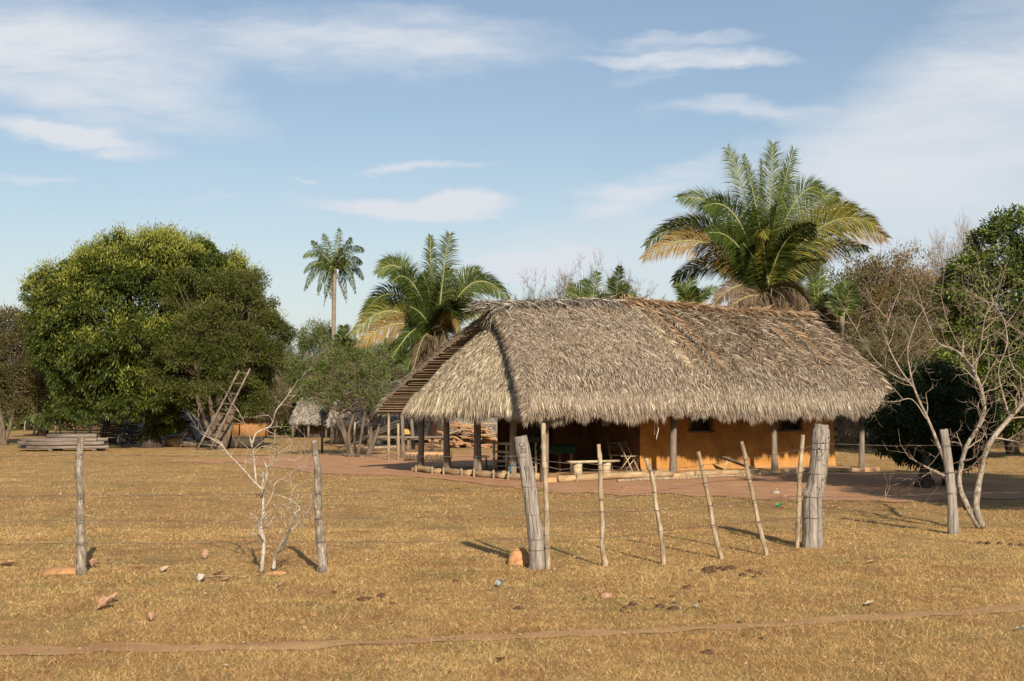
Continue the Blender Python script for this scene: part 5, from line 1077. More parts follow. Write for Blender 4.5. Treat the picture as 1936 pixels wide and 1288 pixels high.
# long pole lying on the dirt, paper on wall, hanging rope
p0, p1 = gp(1168, 912), gp(1502, 897); rs = RS(4); mb = MB(); P = np.linspace(p0, p1, 14)+rs.normal(size=(14, 3))*.015; P[:, 2] = .035+.012*rs.rand(14); mb.tube(P, np.linspace(.045, .015, 14), 7, rough=.1); tag(mb.build('pole', M_['stickwood'], None, True, loc=np.array(p0)), 'long thin pale pole lying on the dirt before the hut', 'pole')
c = V3(pa(1240, -.1), -.12, 1.6); mb = MB(); D_ = c[1]; P = [np.array(W(x, y, D_+dy)) for x, y, dy in ((1237, 822, -.05), (1238, 812, -.03), (1237, 802, 0), (1240, 797, 0), (1243, 801, 0), (1245, 812, -.02), (1242, 824, -.03), (1241, 831, -.03))]; mb.tube(P, .011, 5); tag(mb.build('rope', M_['rope'], None, True, loc=P[0]), 'short pale rope hanging from the eaves left of the middle post', 'rope')
for lab, x0, x1, y0, y1 in (('small pale board hanging on the shaded veranda wall', 1137, 1153, 795, 806), ('pale woven mat piece hanging higher right of the small board', 1181, 1199, 789, 799)):
    D_ = 39.6 if x0 < 1160 else 39.2; q0, q1 = np.array(W(x0, y1, D_)), np.array(W(x1, y0, D_)); mb = MB(); mb.box((q0+q1)/2, (q1[0]-q0[0], .02, q1[2]-q0[2]), rotz(.2)); tag(mb.build('wall_board', M_['stone'], None, False, loc=(q0+q1)/2), lab, 'board')
for i, (px, y) in enumerate(((899, 864), (967, 878))):
    v_ = 3.3 if i == 0 else 1.55; c = V3(0, v_, 1.85-(y-770)*V3(0, v_, 0)[1]/FPX); mb = MB(); mb.tube([c+np.array([math.cos(t)*.125, math.sin(t)*.125, .01*math.sin(t)]) for t in np.linspace(0, 2*np.pi, 16)], .012, 5, cap=False)
    if i: mb.tube([c+np.array([-.03, -.125, 0]), c+np.array([-.05, -.14, -.15]), c+np.array([-.02, -.13, -.26])], .012, 5)
    tag(mb.build('rope', M_['blue'], None, True, loc=c), ('blue rope tied round the thick middle veranda post', 'blue rope with a loose end on the post nearest the carved fence post')[i], 'rope')

# ---------------------------------------------------------------- thin poles left of the hut
for i, (lab, pts, mat) in enumerate((
    ('tall straight pale pole standing left of the hut', [(735, 871, 2.9), (735, 820, 2.7), (735, 768, 2.2)], 'stickwood'), ('shorter whitish pole right of the tall straight pole', [(753, 869, 2.8), (753, 835, 2.8), (753, 801, 2.4)], 'stickwood'),
    ('orange-barked pole under the left eaves', [(761, 863, 3.6), (761, 820, 3.4), (760, 778, 3)], 'hutpost'), ('leaning reddish pole behind the table', [(782, 852, 3.6), (780, 815, 3.2), (777, 784, 2.8)], 'hutpost'), ('thin whitish pole behind the second veranda post', [(799, 849, 2.4), (799, 820, 2.2), (797, 800, 2)], 'stickwood'),
    ('dark slim pole left of the thorn tree', [(609, 857, 2.4), (609, 820, 2.2), (609, 778, 2)], 'darkpole'), ('dark thick pole behind the thorn tree', [(627, 843, 2.8), (627, 815, 2.6), (627, 790, 2.4)], 'darkpole'), ('pale slanted post between the thorn trunks', [(671, 851, 2.2), (670, 825, 2.2), (671, 798, 1.8)], 'stickwood'),
    ('pale pole beside the right thorn trunk', [(697, 845, 2.6), (698, 815, 2.4), (699, 790, 2)], 'stickwood'))):
    r_ = post('pole', lab, 'pole', pts, mat, 500+i, group='poles standing left of the hut', n=7, rough=.1, sub=2)
# outdoor plank table, mud bench, dark sticks
def legs_table(label, px0, px1, ytop, ybase, leg_px, mat='timber'):
    b = gp((px0+px1)/2, ybase); D_ = b.y; z = W(0, ytop, D_).z; x0 = W(px0, ytop, D_).x; x1 = W(px1, ytop, D_).x; root = empty('work_table', b); tag(root, label, 'table'); b = np.array(b)
    mb = MB(); mb.box(((x0+x1)/2, D_, z), (x1-x0, .75, .10), None, jit=.02, rs=RS(3)); mb.build('tabletop', M_[mat], root, False, b)
    for px in leg_px: x = W(px, ytop, D_).x; mb = MB(); mb.tube([(x, D_-.2, -.05), (x+.02, D_-.15, z-.04)], [.075, .06], 7, rough=.1); mb.build('leg', M_['darkpole' if px % 2 else 'timber'], root, True, b)
legs_table('rough outdoor plank table seen between the left veranda posts', 690, 842, 827, 853, (706, 772, 817, 836, 752))
b = gp(805, 872); b = np.array(b); root = empty('earth_bench', b); tag(root, 'low flat earth bench faced with sticks left of the veranda', 'bench'); mb = MB(); x0, x1 = gp(767, 872).x, gp(850, 872).x
mb.box(((x0+x1)/2, b[1]+.9, .16), (x1-x0, 1.9, .24), None, jit=.02, rs=RS(5)); mb.build('seat_slab', M_['floor'], root, False, b); mb = MB(); rs = RS(6)
for i in range(46): x = x0+(x1-x0)*i/45; mb.tube([(x+rs.normal()*.01, b[1]-.09, -.02), (x+rs.normal()*.02, b[1]-.07, .20+.05*rs.rand())], .017, 4)
mb.build('stick_facing', M_['brownwood'], root, False, b)
rs = RS(7)
for i in range(5):
    x = 756+i*4.5; p = np.array(gp(x, 866)); mb = MB(); mb.tube([p, p+np.array([rs.normal()*.15-.12, .1, .55+.25*rs.rand()])], .02, 5); tag(mb.build('stick', M_['brownwood'], None, True, loc=p), 'short brown stick leaning against the poles beside the earth bench', 'stick', 'short sticks leaning beside the earth bench')
# tilted cart with wheel
b = np.array(gp(735, 848)); D_ = b[1]; root = empty('ox_cart', b); tag(root, 'dark tilted wooden cart with one low wheel behind the pale poles', 'cart')
pL = np.array(W(684, 833, D_)); pR = np.array(W(752, 806, D_))
for k in range(2):
    for dz in (0, .12, .24): mb = MB(); mb.tube([pL+[0, k*1.1, dz*.4], (pL+pR)/2+[0, k*1.1, dz*.8], pR+[0, k*1.1, dz]], .045, 5); mb.build('side_rail', M_['darkpole'], root, False, b)
mb = MB(); mb.grid(np.array([[pL+[0, 0, 0], pL+[0, 1.1, 0]], [pR, pR+[0, 1.1, 0]]])-[0, 0, .03]); mb.grid(np.array([[pL+[0, 0, 0], pL+[0, 1.1, 0]], [pR, pR+[0, 1.1, 0]]])-[0, 0, .09], flip=True); mb.build('bed', M_['darkpole'], root, False, b)
mb = MB(); wc = np.array(W(714, 838, D_)); wc[2] = .22; mb.tube([wc+[0, -.12, 0], wc+[0, .12, 0]], .23, 18); mb.build('wheel', M_['black'], root, False, b); mb = MB(); mb.tube([pL, pL+np.array([-1.1, 0, -.35])], .04, 5); mb.build('shaft', M_['darkpole'], root, False, b)
for px, lab in ((700, 'bark-stripped log lying behind the thorn tree'), (730, 'second stripped log lying by the cart wheel')):
    p = np.array(gp(px, 850-(px-700)*.05)); mb = MB(); mb.tube([p+[-.7, 0, .06], p+[.7, .25, .08]], .06, 7, rough=.1); tag(mb.build('log', M_['stickwood'], None, True, loc=p), lab, 'log')
mound('yellow sack hanging over the cart', (W(768, 812, 60).x, 60, 0), .2, .16, .24, 6, 'yellow', 'sack')['category'] = 'sack'
bpy.data.objects['sack'].location.z = .72
# firewood pile
rs = RS(8); b = np.array(gp(885, 846)); D_ = b[1]
for i in range(84):
    lay = rs.rand()**1.3; hw = 62*(1-lay*.75); px = 885+rs.uniform(-hw, hw); z = .06+lay*1.0; p = np.array([W(px, 840, D_).x, D_+rs.uniform(-.7, .7), z]); Ln = rs.uniform(.35, .8); th = rs.normal()*.35; el = rs.normal()*.16
    if i % 3 == 0: th += 1.3; Ln *= .6
    d = np.array([math.cos(th)*math.cos(el), math.sin(th)*math.cos(el), math.sin(el)])*Ln; mb = MB(); r_ = rs.uniform(.035, .075); mb.tube([p-d, p, p+d], [r_, r_*1.05, r_*.9], 6, seed=i, rough=.14)
    tag(mb.build('firewood_log', M_['firewood'], None, True, loc=p), 'split log in the big firewood pile behind the veranda', 'firewood', 'firewood logs of the pile')
for i, (x0, y0, x1, y1) in enumerate(((845, 822, 905, 800), (850, 803, 915, 812), (900, 806, 940, 830), (870, 812, 930, 815), (905, 800, 946, 803))):
    mb = MB(); mb.tube([W(x0, y0, D_-.6), W(x1, y1, D_-.3)], .055, 6, rough=.1); tag(mb.build('firewood_pole', M_['firewood' if i % 2 else 'stickwood'], None, True, loc=np.array(W(x0, y0, D_-.6))), 'long branch lying across the top of the firewood pile', 'firewood', 'long branches on the firewood pile')

# ================================================================ OTHER BUILDINGS
def small_hut(label, D_, x0, x1, yridge, yeave, rx0, rx1, posts_px, ybase, depth, seed, wallpx=None, wallmat='plank', thm='thatchgrey', tilt=0):
    b = np.array([W((x0+x1)/2, ybase, D_).x, D_, 0]); root = empty('thatched_shed', b); tag(root, label, 'shed'); rs = RS(seed)
    zr_ = W(0, yridge, D_+depth/2).z; ze = W(0, yeave, D_).z; X0, X1 = W(x0, 0, D_).x, W(x1, 0, D_).x; R0, R1 = W(rx0, 0, D_+depth/2).x, W(rx1, 0, D_+depth/2).x
    def fn_(side):
        def f(k, s): xa = R0+(X0-R0)*s; xb = R1+(X1-R1)*s; return np.stack([xa+(xb-xa)*k, D_+depth/2-side*s*depth/2, zr_+(ze-zr_)*s+.18*np.sin(np.pi*np.clip(s, 0, 1))+(fbm(k*9+seed, s*4, seed)-.5)*.1], -1)
        return f
    for side in (1, -1):
        f = fn_(side); mb = MB(); P, lo = bed(f, 26, 12, .15); add_slab(mb, P, lo); A = abs(X1-X0)*math.hypot(depth/2, zr_-ze); n = int(A*(330 if side > 0 else 120))
        strands(mb, f, n, rs, .25, .5, .04, .07, .5, .2, (0.0, 1.0), m=1); strands(mb, f, int(abs(X1-X0)*150), rs, .3, .5, .03, .06, .3, .05, (.92, 1.0), m=1, hang=1.0); mb.build('roof_slope', [M_['bed'], M_[thm]], root, False, b)
    def endf(x, top, sg):
        def f(k, s): return np.stack([x+(1-s)*top+0*k, D_+depth/2+(k-.5)*depth*s, zr_+(ze-zr_)*s+0*k], -1)
        return f
    for x, r_ in ((X0, R0-X0), (X1, R1-X1)):
        f = endf(x, r_, 1); mb = MB(); P, lo = bed(f, 8, 8, .12); add_slab(mb, P, lo); strands(mb, f, 2500, rs, .25, .5, .04, .07, .5, .2, m=1); mb.build('roof_end', [M_['bed'], M_[thm]], root, False, b)
    for px in posts_px:
        for dy in (0, depth*.9): mb = MB(); x = W(px, 0, D_).x; mb.tube([(x, D_+.25+dy, -.1), (x+.03, D_+.25+dy, ze+.2)], .075, 7, rough=.1); mb.build('post', M_['hutpost'], root, True, b)
    if wallpx:
        mb = MB(); xa, xb = W(wallpx[0], 0, D_).x, W(wallpx[1], 0, D_).x
        if wallmat == 'adobe': mb.box(((xa+xb)/2, D_+depth*.5, (ze+.1)/2), (xb-xa, depth*.7, ze+.25)); mb.build('wall', M_['adobe'], root, False, b)
        else:
            n = int((xb-xa)/.13)
            for i in range(n): mb.box((xa+i*.13, D_+depth*.3, (ze+.05)/2), (.11, .04, ze+.1+rs.uniform(-.04, .04)), jit=.01, rs=rs)
            mb.build('picket_wall', M_[wallmat], root, False, b)
    return root
small_hut('small thatched open shed far behind, left of the thorn tree', 86, 552, 660, 753, 797, 578, 650, (558, 587, 620, 650), 826, 4.2, 601, (580, 628), 'timber')
small_hut('larger grey thatched barn behind the thorn trees and cart', 71, 622, 775, 720, 803, 655, 760, (640, 690, 745), 838, 5.5, 602, (630, 700), 'plank')
small_hut('low thatched lean-to almost touching the ground behind the firewood', 74, 752, 962, 768, 822, 775, 940, (), 836, 5, 603)
# grey thatch-walled shed under the mango and orange adobe house
small_hut('low grey thatched shed in the mango shade', 80, 232, 402, 778, 826, 262, 398, (), 833, 4.5, 604)
b = np.array([W(462, 0, 92).x, 92, 0]); root = empty('adobe_house', b); tag(root, 'small orange adobe house with ragged flat thatch, right of the ladder tree', 'house'); xa, xb = W(413, 0, 92).x, W(507, 0, 92).x; zt = W(0, 788, 92).z
mb = MB(); mb.box(((xa+xb)/2+.45, 92+1.6, zt/2), (xb-xa-.9, 3.2, zt), jit=.03, rs=RS(1)); mb.build('wall', M_['farwall'], root, False, b); mb = MB(); mb.box((xa+.45, 92-.12, zt/2-.05), (.8, 3.0, zt-.1)); mb.build('side_wall', M_['farwall'], root, False, b)
mb = MB(); mb.box(((xa+xb)/2, 92+1.3, zt+.06), (xb-xa+.4, 4.2, .14), jit=.03, rs=RS(2)); f = lambda k, s: np.stack([xa-.2+(xb-xa+.4)*k, 92-.8+(1-s)*3.9, zt+.14+0*k], -1); strands(mb, f, 3000, RS(3), .3, .6, .05, .08, .5, .2, m=1); strands(mb, f, 600, RS(3), .3, .5, .05, .08, .5, .2, (.95, 1.), m=1, hang=1.); mb.build('thatch', [M_['bed'], M_['thatchgrey']], root, False, b)

# ================================================================ LEFT SIDE THINGS
# timber stack
rs = RS(12); b = np.array(gp(112, 853)); D_ = b[1]
rows = [(0, [(50, 205, 849, 0), (30, 150, 850, .3), (24, 140, 848, .6), (28, 150, 846, .9), (60, 190, 846, 1.2)]), (1, [(38, 195, 840, .05), (27, 180, 841, .4), (30, 185, 839, .75), (60, 190, 838, 1.1)]), (2, [(46, 180, 832, .15), (30, 150, 834, .5), (60, 192, 832, .9)]), (3, [(75, 170, 829, .9)])]
k = 0; LB = ['longest grey beam on the front bottom of the timber stack', 'second beam of the bottom row of the timber stack', 'middle beam in the bottom row of the timber stack', 'fourth beam back in the bottom row of the timber stack', 'rear beam in the bottom row of the timber stack', 'front beam of the second row of the timber stack', 'second beam back in the second row of the timber stack', 'third beam back in the second row of the timber stack', 'rear beam of the second row of the timber stack', 'front beam of the third row of the timber stack', 'middle beam in the third row of the timber stack', 'rear beam of the third row of the timber stack', 'single top beam on the timber stack']
for lv, items in rows:
    for (x0, x1, y, dy) in items:
        zc = .17+lv*.15; xa, xb = W(x0, y, D_).x, W(x1, y, D_).x; yaw = rs.normal()*.05; mb = MB(); mb.box(((xa+xb)/2, D_+dy+.1, zc+rs.uniform(-.01, .01)), (xb-xa, rs.uniform(.18, .30), rs.uniform(.115, .15)), rotz(yaw)@Matrix.Rotation(rs.normal()*.006, 4, 'Y'), jit=.018, rs=rs)
        tag(mb.build('timber_beam', M_['timber'], None, False, loc=((xa+xb)/2, D_+dy, zc)), LB[k], 'beam', 'beams of the timber stack'); k += 1
for i, px in enumerate((95, 178)):
    mb = MB(); x = W(px, 850, D_).x; mb.tube([(x, D_-.15, .05), (x, D_+1.5, .05)], .065, 7, rough=.1); tag(mb.build('bearer_log', M_['timber'], None, True, loc=(x, D_, .05)), ('bearer log under the left part of the timber stack', 'bearer log under the right end of the timber stack')[i], 'log')
# pole rack in the mango shade
b = np.array(gp(225, 842)); D_ = b[1]+1.2
for i, (x0, y0, x1, y1) in enumerate(((185, 797, 262, 801), (190, 800, 258, 806), (188, 806, 262, 808), (192, 811, 260, 812), (190, 815, 255, 817), (187, 820, 262, 819), (190, 824, 258, 825), (192, 829, 250, 829), (190, 833, 262, 832), (195, 837, 258, 837))):
    mb = MB(); dd = rs.uniform(-.3, .3); p0 = np.array(W(x0, y0, D_+dd)); mb.tube([p0, W((x0+x1)/2, (y0+y1)/2+.8, D_+dd), W(x1, y1, D_+dd+.3)], rs.uniform(.045, .07), 6, rough=.1); tag(mb.build('rail_pole', M_['darkpole'], None, True, loc=p0), 'dark pole stacked sideways in the rack in the mango shade', 'pole', 'poles stacked in the rack')
for i, (px, t) in enumerate(((200, 786), (206, 783), (240, 800))):
    mb = MB(); p = gp(px, 842); mb.tube([(W(px, 0, D_-.45).x, D_-.45, -.1), W(px, t, D_-.45)], .06, 6, rough=.1); tag(mb.build('rack_post', M_['darkpole'], None, True, loc=(W(px, 0, D_-.45).x, D_-.45, 0)), ('left upright of the dark pole rack', 'taller second upright of the dark pole rack', 'short right upright of the dark pole rack')[i], 'post')
p = np.array(W(212, 795, D_-.2)); mb = MB(); mb.tube([p-[0, 0, .16], p-[0, 0, .05], p+[.05, 0, .12], p+[.07, 0, .20]], [.09, .10, .06, .01], 8); tag(mb.build('white_sack', M_['white'], None, True, loc=p), 'small white bundle on top of the dark pole rack', 'bundle')
# bicycle
def torus(mb, c, Rr, r, ax=(0, 1, 0), n=26, m=0):
    mb.tube([(c[0]+Rr*math.cos(t), c[1], c[2]+Rr*math.sin(t)) for t in np.linspace(0, 2*np.pi, n)], r, 6, cap=False, m=m)
b = np.array(gp(266, 845)); D_ = b[1]; root = empty('bicycle', b); tag(root, 'old bicycle leaning by the big mango trunk in deep shade', 'bicycle'); wL = np.array([W(245, 0, D_).x, D_, .34]); wR = np.array([W(289, 0, D_).x, D_, .34])
for c in (wL, wR):
    mb = MB(); torus(mb, c, .315, .022); whl = mb.build('wheel', M_['rubber'], root, True, b); mb = MB(); torus(mb, c, .285, .009); mb.build('rim', M_['steel'], whl, True, b)
    mb = MB(); th = np.linspace(0, 2*np.pi, 21)[:-1]; mb.sticks([c]*20, [c+np.array([math.cos(t)*.285, 0, math.sin(t)*.285]) for t in th], .0025, .0025, 3); mb.build('spokes', M_['steel'], whl, False, b)
bbk = (wL+wR)/2+np.array([.02, 0, -.05]); st_ = (wL+wR)/2+np.array([.18, 0, .42]); hd = wL+np.array([.17, 0, .46]); mb = MB()
for p, q in ((bbk, st_), (st_, hd), (hd+[.02, 0, -.08], bbk), (wR, bbk), (wR, st_-[0, 0, .06]), (wL, hd)): mb.tube([p, q], .017, 6)
mb.build('frame', M_['black'], root, True, b); mb = MB(); mb.box(st_+[.02, 0, .10], (.25, .12, .05), taper=.7); mb.build('saddle', M_['black'], root, False, b); mb = MB(); mb.tube([hd+[0, -.28, .12], hd+[-.04, -.1, .16], hd+[-.04, .1, .16], hd+[0, .28, .12]], .013, 6); mb.tube([hd, hd+[-.03, 0, .16]], .014, 6); mb.build('handlebar', M_['steel'], root, True, b)
mb = MB(); mb.tube([bbk+[-.1, -.09, -.1], bbk, bbk+[.1, .09, .1]], .012, 5); mb.build('pedals', M_['steel'], root, True, b)
# ladder
b = np.array(gp(386, 851)); D_ = 61.4; root = empty('ladder', b); tag(root, 'crude pole ladder leaning up into the many-stemmed tree', 'ladder')
A0, A1 = np.array(W(371, 848, D_-.4)), np.array(W(452, 700, D_-.9)); B0, B1 = np.array(W(396, 851, D_-.5)), np.array(W(473, 697, D_-1.0)); A0[2] = B0[2] = -.03; rs = RS(14)
for p, q in ((A0, A1), (B0, B1)): mb = MB(); c = curve(p, q, rs, .006, 7); mb.tube(c, np.linspace(.05, .038, 7), 7, rough=.06); mb.build('rail', M_['hutpost'], root, True, b)
for i in range(8): t = .09+i*.125; p = A0+(A1-A0)*t; q = B0+(B1-B0)*(t-.02); d = (q-p)*.22; mb = MB(); mb.tube([p-d, q+d*.6], .03, 6, rough=.1); mb.build('rung', M_['bark'], root, True, b)
# big log seats in the shade and by the adobe house
for lab, px, y, w_, r_, mt in (('short thick yellow-brown log lying in the mango shade', 335, 845, .55, .24, 'log'), ('dark log the seated person sits on', 362, 846, .42, .17, 'bark'), ('dark fallen trunk lying right of the ladder', 455, 848, 1.0, .26, 'darkbark')):
    p = np.array(gp(px, y)); mb = MB(); mb.tube([p+[-w_, .1, r_], p+[0, .1, r_*1.02], p+[w_, .2, r_]], [r_, r_*1.03, r_*.92], 12, rough=.05); tag(mb.build('fallen_log', M_[mt], None, True, loc=p), lab, 'log')
# far fence: white crooked posts
for i, (x, y, t, r_, lab) in enumerate(((13, 812, 796, 1.4, 'farthest left white crooked post of the far fence'), (46, 815, 796, 1.4, 'thin white post left of the small mango trunk'), (64, 822, 793, 2.2, 'leaning thick white post just left of the small mango trunk'), (89, 812, 797, 1.3, 'slim leaning white post right of the small mango trunk'), (106, 818, 792, 1.2, 'thin bent white post behind the timber stack'), (114, 822, 793, 1.8, 'straight white post behind the timber stack'), (142, 821, 790, 2.0, 'forked white post behind the right of the timber stack'), (170, 820, 788, 2.6, 'thick grey white post left of the dark pole rack'), (452, 838, 800, 1.4, 'thin white pole in front of the orange adobe house'), (437, 838, 793, 1.6, 'grey post at the corner of the orange adobe house'), (503, 828, 805, 1.2, 'small dark post right of the orange adobe house'))):
    dx = (5, 2, 6, -5, -2, -1, 5, -1, 1, 0, 0)[i]; post('far_fence_post', lab, 'fence post', [(x, y, r_), (x+dx*.3, (y+t)/2, r_), (x+dx, t, r_*.8)], 'postlichen' if i < 9 else 'bark', 700+i, 'posts of the far fences', 6, .1, sub=2)

# ---------------------------------------------------------------- seated person
def skin_obj(name, nodes, edges, mat, parent, base, lv=1):
    me = bpy.data.meshes.new(name); me.from_pydata([tuple(np.array(n_[:3])-base) for n_ in nodes], edges, []); o = bpy.data.objects.new(name, me); col.objects.link(o); o.parent = parent
    md = o.modifiers.new('s', 'SKIN'); me.skin_vertices[0].data[0].use_root = True
    for i, n_ in enumerate(nodes): me.skin_vertices[0].data[i].radius = (n_[3], n_[3] if len(n_) < 5 else n_[4])
    sb = o.modifiers.new('d', 'SUBSURF'); sb.levels = lv; sb.render_levels = lv; me.materials.append(mat)
    for p in me.polygons: p.use_smooth = True
    dg = bpy.context.evaluated_depsgraph_get(); m2 = bpy.data.meshes.new_from_object(o.evaluated_get(dg)); o.modifiers.clear(); o.data = m2; m2.materials.clear(); m2.materials.append(mat)
    m2.polygons.foreach_set('use_smooth', np.ones(len(m2.polygons), bool)); return o
pb = np.array(gp(360, 846)); pb[1] -= .02; root = empty('person', pb); tag(root, 'person in dark clothes sitting hunched on a log in the mango shade', 'person')
def q(x, y, z): return (pb[0]+x, pb[1]+y, z)
nodes = [(*q(.05, .08, .42), .13, .11), (*q(.02, .08, .62), .125, .10), (*q(-.02, .07, .82), .13, .10), (*q(-.06, .06, .93), .06), (*q(-.08, .05, .99), .05), (*q(-.10, .03, 1.07), .085), (*q(-.11, .02, 1.15), .07),
         (*q(-.02, -.12, .86), .055), (*q(-.10, -.20, .64), .04), (*q(-.30, -.16, .55), .03), (*q(-.36, -.15, .53), .028), (*q(-.02, .26, .86), .055), (*q(-.10, .32, .64), .04), (*q(-.30, .24, .55), .03), (*q(-.36, .22, .53), .028),
         (*q(.0, -.04, .42), .10), (*q(-.38, -.12, .44), .07), (*q(-.36, -.12, .10), .045), (*q(-.48, -.13, .04), .035), (*q(.0, .20, .42), .10), (*q(-.38, .26, .44), .07), (*q(-.36, .26, .10), .045), (*q(-.48, .27, .04), .035)]
edges = [(0, 1), (1, 2), (2, 3), (3, 4), (4, 5), (5, 6), (2, 7), (7, 8), (8, 9), (9, 10), (2, 11), (11, 12), (12, 13), (13, 14), (0, 15), (15, 16), (16, 17), (17, 18), (0, 19), (19, 20), (20, 21), (21, 22)]
for hx, hy, hz in (q(-.36, -.15, .53), q(-.36, .22, .53)):
    hi = 10 if hy < pb[1] else 14
    for j in range(5):
        dy = (j-2)*.018; Lf = (.05, .075, .08, .075, .06)[j]; a_ = len(nodes)
        nodes += [(hx-.03, hy+dy*.8, hz-.005, .0095), (hx-.03-Lf*.6, hy+dy*1.3+(.03 if j == 0 else 0), hz-.02, .0085), (hx-.03-Lf, hy+dy*1.4+(.03 if j == 0 else 0), hz-.05, .0075)]; edges += [(hi, a_), (a_, a_+1), (a_+1, a_+2)]
skin_obj('body', nodes, edges, M_['skin'], root, pb, 1)
skin_obj('shirt', [(*q(.05, .08, .40), .150, .13), (*q(.02, .08, .62), .145, .12), (*q(-.02, .07, .82), .15, .115), (*q(-.055, .06, .91), .075), (*q(-.02, -.12, .86), .072), (*q(-.08, -.18, .68), .062), (*q(-.02, .26, .86), .072), (*q(-.08, .31, .68), .062)], [(0, 1), (1, 2), (2, 3), (2, 4), (4, 5), (2, 6), (6, 7)], M_['cloth'], root, pb, 1)
skin_obj('trousers', [(*q(.05, .08, .40), .155, .135), (*q(.0, -.04, .42), .115), (*q(-.38, -.12, .44), .085), (*q(-.36, -.12, .14), .06), (*q(.0, .20, .42), .115), (*q(-.38, .26, .44), .085), (*q(-.36, .26, .14), .06)], [(0, 1), (1, 2), (2, 3), (0, 4), (4, 5), (5, 6)], M_['cloth'], root, pb, 1)
mb = MB(); c = np.array(q(-.10, .03, 1.12)); th = np.linspace(0, 2*np.pi, 17); ph = np.linspace(-.1, math.pi/2, 8); P = np.array([[(c[0]+.03+.105*math.cos(p_)*math.cos(t), c[1]+.10*math.cos(p_)*math.sin(t), c[2]+.02+.105*math.sin(p_)) for p_ in ph] for t in th]); mb.grid(P); mb.build('hair', M_['hair'], root, True, pb)
mb = MB(); mb.tube([q(-.185, .03, 1.11), q(-.215, .03, 1.07), q(-.185, .03, 1.065)], [.012, .018, .01], 6); mb.build('nose', M_['skin'], root, True, pb)
for dy in (-.032, .092-.0): mb = MB(); mb.box(q(-.185, .03+(-.032 if dy < 0 else .032), 1.115), (.012, .022, .012)); mb.build('eye', M_['white'], root, False, pb)
for dy in (-.09, .09): mb = MB(); mb.tube([q(-.09, .03+dy, 1.06), q(-.085, .03+dy*1.15, 1.09), q(-.09, .03+dy, 1.13)], .014, 5); mb.build('ear', M_['skin'], root, True, pb)
mb = MB(); mb.box(q(-.18, .03, 1.04), (.01, .05, .012)); mb.build('mouth', M_['purple'], root, False, pb)

# ================================================================ LITTER ON THE GROUND
def dleaf(label, x, y, size, mat='litter', seed=1, curl=.4, name='fallen_leaf', cat='dead leaf', rz=None, rise=.3):
    rs = RS(seed); p = gp(x, y); c = np.array([p.x, p.y, gz(p.x, p.y)+.022]); n, k = 11, 7; u = np.linspace(0, 1, n); v = np.linspace(-1, 1, k); Uu, Vv = np.meshgrid(u, v, indexing='ij')
    wdt = size*.36*np.sin(np.pi*np.clip(Uu*.94+.03, 0, 1))**.7*(1+.18*np.sin(Uu*17+seed)); X_ = (Uu-.5)*size; Y_ = Vv*wdt; Z_ = curl*size*.5*(Vv**2)*np.sin(np.pi*Uu)+rise*size*(Uu**2)*.5+.01*np.sin(Uu*20+Vv*6+seed)*size*3
    a = rs.rand()*6.28 if rz is None else rz; P = np.stack([X_*math.cos(a)-Y_*math.sin(a), X_*math.sin(a)+Y_*math.cos(a), Z_], -1)+c; mb = MB(); mb.grid(P, flip=True); P2 = P.copy(); P2[..., 2] -= .004; mb.grid(P2); tag(mb.build(name, M_[mat], None, True, loc=c), label, cat)
dleaf('large curled pinkish dead leaf lower left, above the path', 199, 1152, .17, seed=2, rz=.9, rise=.9, curl=.8)
dleaf('brown dead leaf upright right of the large curled one', 212, 1140, .13, seed=3, rz=1.1, rise=1.1)
dleaf('small reddish curled leaf right of the large curled leaf', 284, 1175, .09, seed=4, rz=2.0, rise=1.2, curl=1.)
dleaf('whitish paper-like leaf below the bare shrubs', 381, 1100, .12, 'white', seed=5, rise=.9, curl=.8)
dleaf('broad pinkish leaf right of the whitish one', 412, 1093, .14, seed=6, rise=.8)
dleaf('small pinkish leaf touching the broad one', 427, 1098, .09, seed=7, rise=.5)
dleaf('upright pinkish leaf above the broad ones', 388, 1054, .12, seed=8, rz=1.6, rise=1.6)
dleaf('narrow straw-coloured leaf left of the shrubs', 312, 1081, .13, 'plank', seed=9, rz=1.2, rise=.6)
dleaf('flat pale pink leaf at the far left below the wires', 14, 1069, .17, seed=10, rz=.1, rise=.3)
dleaf('crumpled pinkish leaf at the foot of the leftmost post', 174, 1073, .17, seed=11, rz=.4, rise=.5, curl=.8)
dleaf('pale curled leaf in front of the path on the right', 1645, 1149, .11, 'plank', seed=12, rz=.1, rise=.4)
dleaf('pinkish leaf near the bottom centre of the picture', 946, 1254, .09, seed=13, rise=.6)
dleaf('small pale scrap in the grass lower left of centre', 427, 1262, .05, 'plank', seed=14)
dleaf('bluish plastic scrap between the shrubs and path', 449, 1039, .07, 'bluescrap', seed=15, rise=.4, name='plastic_scrap', cat='litter')
dleaf('clear pale plastic scrap below the carved post', 945, 1106, .11, 'bluescrap', seed=16, rise=.4, curl=.9, name='plastic_scrap', cat='litter')
dleaf('white plastic scrap among the dung right of centre', 1315, 1148, .06, 'white', seed=17, name='plastic_scrap', cat='litter')
dleaf('bluish plastic scrap at the right edge', 1928, 1194, .08, 'bluescrap', seed=18, name='plastic_scrap', cat='litter')
dleaf('green plastic scrap at the edge of the dirt yard', 1474, 957, .16, 'greenscrap', seed=19, rise=.5, name='plastic_scrap', cat='litter')
dleaf('pinkish leaf in the grass right of centre, before the thickest post', 1467, 1074, .06, seed=20)
dleaf('pale leaf on the grass at the right above the path', 1648, 1067, .12, seed=21, rz=0)
dleaf('brownish leaf below the crooked white post', 531, 1107, .08, seed=22)
